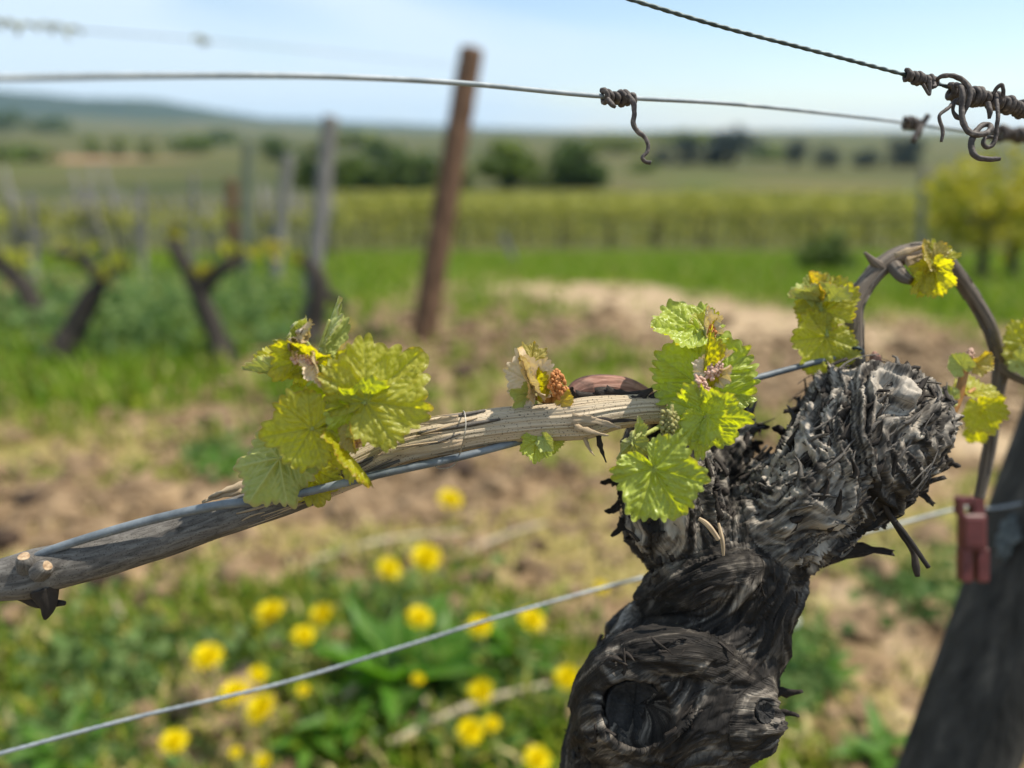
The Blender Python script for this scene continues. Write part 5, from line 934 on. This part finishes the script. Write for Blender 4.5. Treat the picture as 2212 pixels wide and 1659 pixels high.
tree(690, 408, 318, 70, 'crown_dark', 'dark-green tree directly behind the tall grey post', 4)
tree(760, 408, 352, 84, 'crown_mid', 'low mid-green tree right of the tall grey post', 5)
tree(830, 408, 356, 84, 'crown_dark', 'low tree in the middle of the hedge line', 6)
tree(900, 408, 344, 90, 'crown_dark', 'dark-green tree at the right end of the hedge line', 7)
tree(650, 408, 368, 60, 'crown_mid', 'low bush left of the tree behind the grey post', 51, n=700)
tree(795, 408, 370, 70, 'crown_dark', 'low bush filling the hedge line between two trees', 52, n=700)
tree(945, 408, 372, 60, 'crown_mid', 'low bush at the hedge end touching the brown post', 53, n=700)
tree(1165, 408, 372, 60, 'crown_mid', 'low bush between the two rounded field trees', 54, n=700)
tree(830, 350, 306, 84, 'crown_dark', 'farther dark tree above the hedge line', 8, n=900)
tree(605, 350, 300, 70, 'crown_dark', 'dark tree between the mossy and pale grey posts', 9, n=900)
for k, (u, vb, vt, w_, lb) in enumerate([(1430, 356, 326, 44, 'smallest pine at the left end of the far pine line'), (1480, 357, 300, 62, 'pointed dark pine left of the broad far pine'), (1580, 357, 288, 104, 'broadest dark blue pine on the far valley floor'), (1715, 360, 306, 50, 'lone dark pine right of the broad far pine'), (1785, 361, 322, 50, 'low dark pine in the middle of the right pine line'), (1862, 362, 330, 56, 'low dark pine left of the last tall pine'), (1945, 362, 302, 74, 'tall dark pine behind the blurred tendril at the right')]):
    tree(u, vb, vt, w_, 'crown_pine_hazed', lb, 20 + k, n=1000, group='far pines')
for k, (u, vb, vt, w_, lb) in enumerate([(205, 338, 300, 40, 'leftmost of three small trees below the hill'), (262, 342, 298, 36, 'middle dark tree of the three below the hill'), (318, 344, 300, 38, 'rightmost of three small trees below the hill'), (20, 282, 246, 60, 'dark tree group above the red field at the left edge'), (110, 284, 262, 70, 'low trees above the red field')]):
    tree(u, vb, vt, w_, 'crown_mid' if k < 3 else 'crown_dark', lb, 30 + k, n=700, group='small trees on the left slope')
for k, (u, vb, vt, w_, mt, lb) in enumerate([(420, 330, 300, 90, 'crown_mid', 'low scrub below the falling end of the wooded hill'), (480, 310, 290, 70, 'crown_dark', 'small dark thicket under the hill foot'), (760, 318, 294, 110, 'crown_light', 'pale scrub on the far slope right of the grey post'), (1330, 330, 306, 100, 'crown_light', 'pale scrub on the far slope above the wavy tendril tail'), (1390, 372, 350, 60, 'crown_mid', 'low scrub in the field below the wavy tendril tail'), (1660, 345, 322, 70, 'crown_mid', 'lighter scrub between the broad far pine and the lone pine'), (60, 350, 326, 110, 'crown_mid', 'low scrub under the red field at the left edge'), (1480, 312, 296, 120, 'crown_light', 'pale far scrub behind the pointed pine')]):
    tree(u, vb, vt, w_, mt, lb, 80 + k, n=600)
for k, (ub, vb, ut, vt, dy, w_, lb) in enumerate([(60, 560, 66, 420, 7.5, 14, 'slim grey post at the far left among the vines'), (300, 570, 306, 400, 7.8, 13, 'slim grey post between the two leaning old vines'), (410, 540, 418, 380, 9.5, 12, 'slim grey post above the forked old vine'), (180, 540, 186, 404, 9.0, 12, 'slim grey post above the leaning old vine')]):
    post_px(ub, vb, ut, vt, dy, w_, 'post_grey', lb, 90 + k)
tree(1785, 590, 512, 112, 'crown_dark', 'dark round bush in the meadow left of the arched cane', 50, n=900, cat='bush', trunkh=.05)

# ================================================================== NEAR GROUND COVER
rs = np.random.RandomState(9)
def blades(n, ymin, ymax, hmin, hmax, wmul, name, label, power=1.6, gmin=.25, mat='grass', xr=.78):
    yv = ymin + (ymax - ymin) * rs.rand(n * 3) ** power; xv = rs.uniform(-xr, xr, n * 3) * (yv + .25); g, d_, s_ = zones(xv, yv)
    cl_ = fbm(xv * 9, yv * 9, 5.0, 2) * .5 + .5; pk = np.maximum(g, .55 * d_) * (.35 + .9 * cl_); keep = rs.rand(n * 3) < np.clip(pk * 1.3 - .12, 0, 1); xv, yv, g, d_ = xv[keep][:n], yv[keep][:n], g[keep][:n], d_[keep][:n]; n = len(xv)
    dry = rs.rand(n) < np.clip(.34 + d_ * .9 - g * .45, .12, .9); h = rs.uniform(hmin, hmax, n) * (.5 + .7 * g); a_ = rs.uniform(0, 6.28, n); lean = rs.uniform(.1, .9, n) * np.where(dry, 1.8, 1); w_ = rs.uniform(.0015, .004, n) * wmul
    dx, dy = np.cos(a_), np.sin(a_); z0 = gz(yv) + relief(xv, yv) - .004; b0 = np.stack([xv, yv, z0], -1); dr = np.stack([dx, dy, 0 * dx], -1); sd = np.stack([-dy, dx, 0 * dx], -1); up = np.array([0, 0, 1.])
    V = np.stack([b0 - sd * w_[:, None], b0 + sd * w_[:, None], b0 + up * (h * .55)[:, None] + dr * (h * lean * .25)[:, None] + sd * (w_ * .9)[:, None], b0 + up * (h * .55)[:, None] + dr * (h * lean * .25)[:, None] - sd * (w_ * .9)[:, None], b0 + up * (h * np.maximum(.25, 1 - .35 * lean))[:, None] + dr * (h * lean * .8)[:, None]], 1).reshape(-1, 3)
    k = np.arange(n)[:, None] * 5; F = (k + np.array([[0, 1, 2, 3]])).tolist() + (k + np.array([[3, 2, 4]])).tolist()
    T = np.where(dry, rs.uniform(.7, 1, n), np.clip(rs.normal(.46, .16, n), 0, .68))
    return tag(mk(name, V, F, M[mat], None, {'tint': np.repeat(T, 5)}, origin=(0, 0, 0)), label, 'grass', kind='stuff')
blades(26000, .45, 2.6, .015, .06, 1.2, 'grass', 'short green and straw-coloured grass around the vine', 1.2)
blades(40000, 2.2, 15.5, .05, .16, 2.6, 'grass', 'green grass of the track verge and meadow', 1.3, mat='meadow')
# broad-leaved low weeds through the grass
def weedmass(n, region, hmax, size, name, label, ti=.45):
    yv = []; xv = []
    for (u, v, ru, rv, a_) in region:
        m_ = int(n * a_); uu = u + ru * rs.normal(size=m_) * .6; vv = v + rv * rs.normal(size=m_) * .6
        for q in range(m_):
            p = G(uu[q], max(vv[q], 470)); xv.append(p[0]); yv.append(p[1])
    xv, yv = np.array(xv), np.array(yv); z = gz(yv) + hmax * rs.rand(len(xv)) ** 1.3 * (.5 + .5 * fbm(xv * 4, yv * 4, 1.0, 2)).clip(.15, 1.2); V, F, T = leafat(np.stack([xv, yv, z], -1), size, rs, ti)
    return tag(mk(name, V, F, M['weed'], None, {'tint': T}, origin=(0, 0, 0)), label, 'weeds', kind='stuff')
weedmass(900, [(120, 700, 240, 50, 1.3), (330, 700, 200, 50, 1.3), (560, 690, 120, 60, .8), (300, 770, 220, 26, .4), (250, 630, 300, 34, .8), (520, 640, 160, 40, .5)], .36, .06, 'weeds', 'tall green weeds growing between the old vines on the left')
weedmass(1500, [(830, 1430, 220, 120, 1.2), (300, 1450, 240, 110, .8), (1100, 1560, 140, 90, .7), (150, 1620, 160, 40, .5), (480, 985, 80, 40, .25), (1740, 1450, 60, 80, .3), (1990, 1260, 110, 70, .25), (1290, 775, 40, 15, .12)], 0.065, .026, 'weeds', 'low broad-leaved weeds among the yellow flowers')
# soil clods
n = 4200; mb = MB(); cv, cf = bead((0, 0, 0), 1, .3, 6, 4)
for k in range(n):
    spots = SOIL_SPOTS + SAND_SPOTS[3:5]; u, v, ru, rv, a_ = spots[rs.randint(len(spots))] if rs.rand() < .75 else (1000, 1200, 1100, 400, 1); p = G(u + ru * rs.normal() * .7, max(600, v + rv * rs.normal() * .7)); sz = rs.uniform(.004, .022) * (1 if rs.rand() < .86 else 2.2) * min(1.6, .6 + .3 * p[1])
    V = cv * np.array([sz, sz * rs.uniform(.7, 1.2), sz * rs.uniform(.4, .8)]) * (1 + .25 * rs.normal(size=(len(cv), 1))); mb.add(V + [p[0], p[1], gz(p[1]) + relief(p[0], p[1]) + sz * .15], cf)
tag(mb.mk('soil_clods', M['clod'], smooth=False), 'brown clods of tilled soil', 'soil', kind='stuff')

# rosette plants with long upright leaves
def strap_geo(seed):
    rs_ = np.random.RandomState(seed); n = 9; V = []; vein = []; rim = []
    for q in range(n):
        t_ = q / (n - 1); w_ = .16 * math.sin(math.pi * min(1, .08 + t_ ** .8 * .93)) ** .8 * (1 + .15 * rs_.normal())
        for e in (-1, -.5, 0, .5, 1): V.append([w_ * e, t_, .10 * abs(e) * w_ * 4 - .35 * t_ ** 2 + .02 * rs_.normal()]); vein.append(1.0 if e == 0 else .1); rim.append(.5)
    F = [[q * 5 + e, q * 5 + e + 1, q * 5 + 6 + e, q * 5 + 5 + e] for q in range(n - 1) for e in range(4)]
    return meshdata('leaf', np.array(V), F, M['rosette'], {'vein': np.array(vein), 'rim': np.array(rim)})
straps = [strap_geo(k) for k in range(4)]
def rosette(u, v, size, n, label, upr, seed):
    rs_ = np.random.RandomState(seed); p = G(u, v); t_ = thing('leafy_weed', p, label, 'weed', 'leafy weeds among the flowers')
    for k in range(n):
        o = bpy.data.objects.new('leaf', straps[rs_.randint(4)]); COL.objects.link(o); o.parent = t_; o.location = (rs_.normal() * .008, rs_.normal() * .008, 0); o.rotation_euler = (R(upr * rs_.uniform(.6, 1.15)), 0, k * 2.4 + rs_.rand()); o.scale = [size * rs_.uniform(.65, 1.15)] * 3
rosette(860, 1500, .17, 20, 'tall dark-green leafy weed in the middle of the flowers', 66, 1)
rosette(800, 1560, .11, 15, 'leafy weed in front of the tall weed, left of it', 48, 2)
rosette(960, 1470, .11, 15, 'leafy weed right of the tall weed', 55, 3)
rosette(1110, 1420, .10, 14, 'leafy weed under the flower nearest the trunk', 60, 4)
rosette(690, 1610, .08, 14, 'leafy weed below the paired flowers on the lowest wire', 50, 5)
rosette(150, 1640, .09, 14, 'leafy weed in the lower left corner', 45, 6)
rosette(1080, 1660, .08, 14, 'leafy weed at the bottom edge left of the trunk', 45, 7)
rosette(480, 1020, .11, 14, 'leafy weed in bare soil above the bare end of the cane', 45, 8)
rosette(1760, 1470, .075, 12, 'leafy weed just right of the trunk', 50, 9)
rosette(1900, 1640, .07, 12, 'leafy weed at the bottom edge between trunk and post', 45, 10)

# dandelions
def head_geo(seed, full=1.0):
    rs_ = np.random.RandomState(seed); mb = MB()
    for ring, (n, ln, el) in enumerate([(30, 1.0, 8), (26, .86, 28), (22, .70, 48), (16, .50, 66), (9, .32, 82)]):
        for k in range(n):
            a_ = 2 * math.pi * (k + .5 * (ring % 2)) / n + rs_.normal(0, .05); e_ = R(el + rs_.normal(0, 5)); l_ = ln * rs_.uniform(.9, 1.06); w_ = .085; d_ = np.array([math.cos(a_) * math.cos(e_), math.sin(a_) * math.cos(e_), math.sin(e_)]); s_ = np.array([-math.sin(a_), math.cos(a_), 0]); u_ = np.cross(d_, s_)
            b0 = np.array([0, 0, .02 + .03 * ring]); V = [b0 - s_ * w_ * .5, b0 + s_ * w_ * .5, b0 + d_ * l_ * .6 + s_ * w_ - u_ * .03, b0 + d_ * l_ * .6 - s_ * w_ - u_ * .03, b0 + d_ * l_ + s_ * w_ * .6 + u_ * .02, b0 + d_ * l_ - s_ * w_ * .6 + u_ * .02]; mb.add(V, [[0, 1, 2, 3], [3, 2, 4, 5]], tint=np.full(6, np.clip(.35 + .1 * ring + rs_.normal(0, .15), 0, 1)))
    return meshdata('flower_head', np.concatenate(mb.V), mb.F, M['petal'], {'tint': np.concatenate(mb.A['tint'])})
heads = [head_geo(k) for k in (1, 2, 3)]
cupV, cupF, _, _ = tube(np.array([[0, 0, -.42, .12], [0, 0, -.3, .24], [0, 0, -.1, .3], [0, 0, .04, .26]]), 8, 12); cupM = meshdata('bracts', cupV, cupF, M['fstem'])
def dandelion(u, v, rpx, h, label, seed):
    rs_ = np.random.RandomState(seed); p = G(u, v, h); d = (p - C0) @ CF; foot = np.array([p[0] + rs_.normal() * .012, p[1] + rs_.normal() * .012, 0]); foot[2] = gz(foot[1]); t_ = thing('dandelion', foot, label, 'flower', 'yellow dandelions in the grass'); q = p - foot
    V, F, s, a = tube(np.array([[0, 0, -.01, .0028], [q[0] * .3, q[1] * .3, q[2] * .5, .0026], [q[0], q[1], q[2] - px(rpx, d) * .35, .0024]]), 12, 7); sm = meshdata('stem', V, F, M['fstem']); o = bpy.data.objects.new('stem', sm); COL.objects.link(o); o.parent = t_
    rot = (R(rs_.uniform(5, 32)), R(rs_.normal() * 16), 0)
    for nm, md in (('flower_head', heads[seed % 3]), ('bracts', cupM)):
        o = bpy.data.objects.new(nm, md); COL.objects.link(o); o.parent = t_; o.location = q; o.rotation_euler = rot; o.scale = [px(rpx, d)] * 3
DL = [(972, 1082, 30, .13, 'highest dandelion, alone just under the cane'), (920, 1206, 35, .13, 'dandelion right of a close pair, above the leafy weeds'), (840, 1230, 28, .12, 'dandelion left of a close pair, above the leafy weeds'), (587, 1326, 37, .12, 'large dandelion at the upper left of a group of three'), (697, 1329, 31, .12, 'dandelion at the upper right of a group of three'), (656, 1375, 27, .11, 'smallest dandelion at the bottom of a group of three'),
      (906, 1336, 31, .12, 'dandelion right of the tall leafy weed'), (1038, 1354, 28, .12, 'dandelion crossed by the lowest wire left of the trunk'), (1148, 1341, 31, .12, 'dandelion just below the lowest wire, nearest the trunk'), (450, 1421, 35, .11, 'leftmost dandelion above the lowest wire'), (508, 1499, 34, .10, 'dandelion crossed by the lowest wire on the left'), (557, 1458, 22, .10, 'half-hidden dandelion just above the lowest wire on the left'), (566, 1531, 37, .10, 'large dandelion just below the wire in the left group'),
      (655, 1492, 15, .10, 'small closing dandelion below the wire, left of the leafy weed'), (1040, 1496, 31, .10, 'dandelion in front of the dead cane, above the lowest pair'), (1016, 1581, 31, .09, 'large dandelion left of the lowest pair'), (1062, 1566, 21, .09, 'small dandelion right of the lowest pair'), (1226, 1466, 31, .10, 'dandelion touching the outline of the trunk'), (1298, 1270, 17, .10, 'small dandelion on the wire next to the trunk neck'), (903, 1468, 14, .09, 'tiny dandelion bud among the dark leaves'),
      (376, 1604, 31, .08, 'lowest dandelion on the left, alone on soil'), (569, 1645, 19, .08, 'small dandelion at the bottom edge, right of two'), (509, 1626, 14, .08, 'tiny dandelion at the bottom edge, left of two'), (1160, 1642, 32, .08, 'dandelion at the bottom edge left of the trunk'), (732, 746, 14, .12, 'tiny far yellow flower behind the left leaf cluster'), (752, 706, 10, .16, 'tiniest far yellow flower above the left leaf cluster')]
for k, (u, v, r_, h, lb) in enumerate(DL): dandelion(u, v, r_ * 1.0, h, lb, 60 + k)
# white seed heads
for k, (u, v, r_, lb) in enumerate([(1716, 1290, 15, 'white seed head half hidden by the trunk neck'), (1712, 1342, 13, 'pale seed head just below the other one beside the trunk')]):
    p = G(u, v, .1); d = (p - C0) @ CF; foot = np.array([p[0], p[1] + .01, gz(p[1])]); t_ = thing('dandelion_clock', foot, lb, 'seed head', 'seed heads beside the trunk'); mb = MB()
    for q in range(90):
        z = 1 - 2 * (q + .5) / 90; a_ = q * 2.4; dr = np.array([math.sqrt(1 - z * z) * math.cos(a_), math.sqrt(1 - z * z) * math.sin(a_), z]); V, F = bead(p + dr * px(r_, d) * .82, px(r_ * .2, d), q, 5, 3); mb.add(V, F)
    mb.mk('seed_ball', M['clock'], t_); V, F, s, a = tube(np.array([[*foot, .002], [*p, .002]]), 4, 6); mk('stem', V, F, M['fstem'], t_)
# dead canes lying in the grass
def dead(u0, v0, u1, v1, r, label, h=.02, mid=(0, 0)):
    a_, b_ = G(u0, v0, h), G(u1, v1, h); c_ = (a_ + b_) / 2 + [mid[0], mid[1], .006]; V, F, s, an_ = tube(np.array([[*a_, r], [*c_, r * 1.1], [*b_, r * .8]]), 50, 10, lambda s, a, r: r * .2 * fbm(np.cos(a), np.sin(a), s * 60, 2)); tag(mk('dead_cane', V, F, M['straw']), label, 'dead cane', 'dead canes in the grass')
dead(830, 1612, 1185, 1478, .0055, 'long straw-coloured dead cane lying below the lowest wire', .03, (0, .01)); dead(735, 1520, 805, 1462, .006, 'short dead cane beside the dark leafy weed', .02); dead(905, 1560, 925, 1500, .004, 'thin dead stalk standing on the long dead cane', .03); dead(660, 1215, 1000, 1150, .005, 'pale dead cane in dry grass above the flower pair', .015, (0, .02)); dead(240, 1290, 330, 1470, .005, 'pale stalk in the grass under the outer cane node', .02); dead(1010, 1190, 1180, 1130, .005, 'pale dead cane in dry grass left of the trunk', .015)
# lumps of dark soil seen under the cane are clods; a few big ones one by one
for k, (u, v, r_, lb) in enumerate([(232, 1265, 42, 'dark clod of earth just below the bare cane'), (412, 1213, 16, 'small dark clod below the bare cane'), (8, 1175, 34, 'dark clod at the left edge above the cane'), (985, 1030, 45, 'dark clod below the middle of the cane'), (70, 1090, 30, 'dark clod in the soil at the left'), (1000, 815, 26, 'dark clod beside the foot of the brown post')]):
    p = G(u, v); d = (p - C0) @ CF; V, F = bead((0, 0, 0), 1, k + .5, 14, 9); V = V * px(r_, d) * np.array([1, .9, .65]); V *= (1 + .35 * fbm(V[:, 0] / px(r_, d) * 1.6 + k, V[:, 1] / px(r_, d) * 1.6, V[:, 2] / px(r_, d) * 1.6, 3))[:, None]; tag(mk('soil_clod', V + p + [0, 0, px(r_, d) * .3], F, M['clod_dark'], None), lb, 'clod', 'big clods of soil')

# ================================================================== HAZE
hz = bpy.data.materials.new('haze_air'); hz.use_nodes = True; t = hz.node_tree; t.nodes.clear(); pv = t.nodes.new('ShaderNodeVolumePrincipled'); pv.inputs['Color'].default_value = (0.50, 0.74, 1.0, 1); pv.inputs['Density'].default_value = 0.00008; pv.inputs['Anisotropy'].default_value = 0.2
o_ = t.nodes.new('ShaderNodeOutputMaterial'); t.links.new(pv.outputs[0], o_.inputs['Volume'])
x0, x1, y0, y1, z0, z1 = -7200, 7200, -7000, 7200, -14, 190
hv = [(x, y, z) for x in (x0, x1) for y in (y0, y1) for z in (z0, z1)]; hf = [[0, 1, 3, 2], [4, 6, 7, 5], [0, 4, 5, 1], [2, 3, 7, 6], [0, 2, 6, 4], [1, 5, 7, 3]]
hm = bpy.data.meshes.new('haze'); hm.from_pydata(hv, [], hf); hm.materials.append(hz); ho = bpy.data.objects.new('haze', hm); COL.objects.link(ho); tag(ho, 'thin blue haze in the valley air', 'haze', kind='stuff')
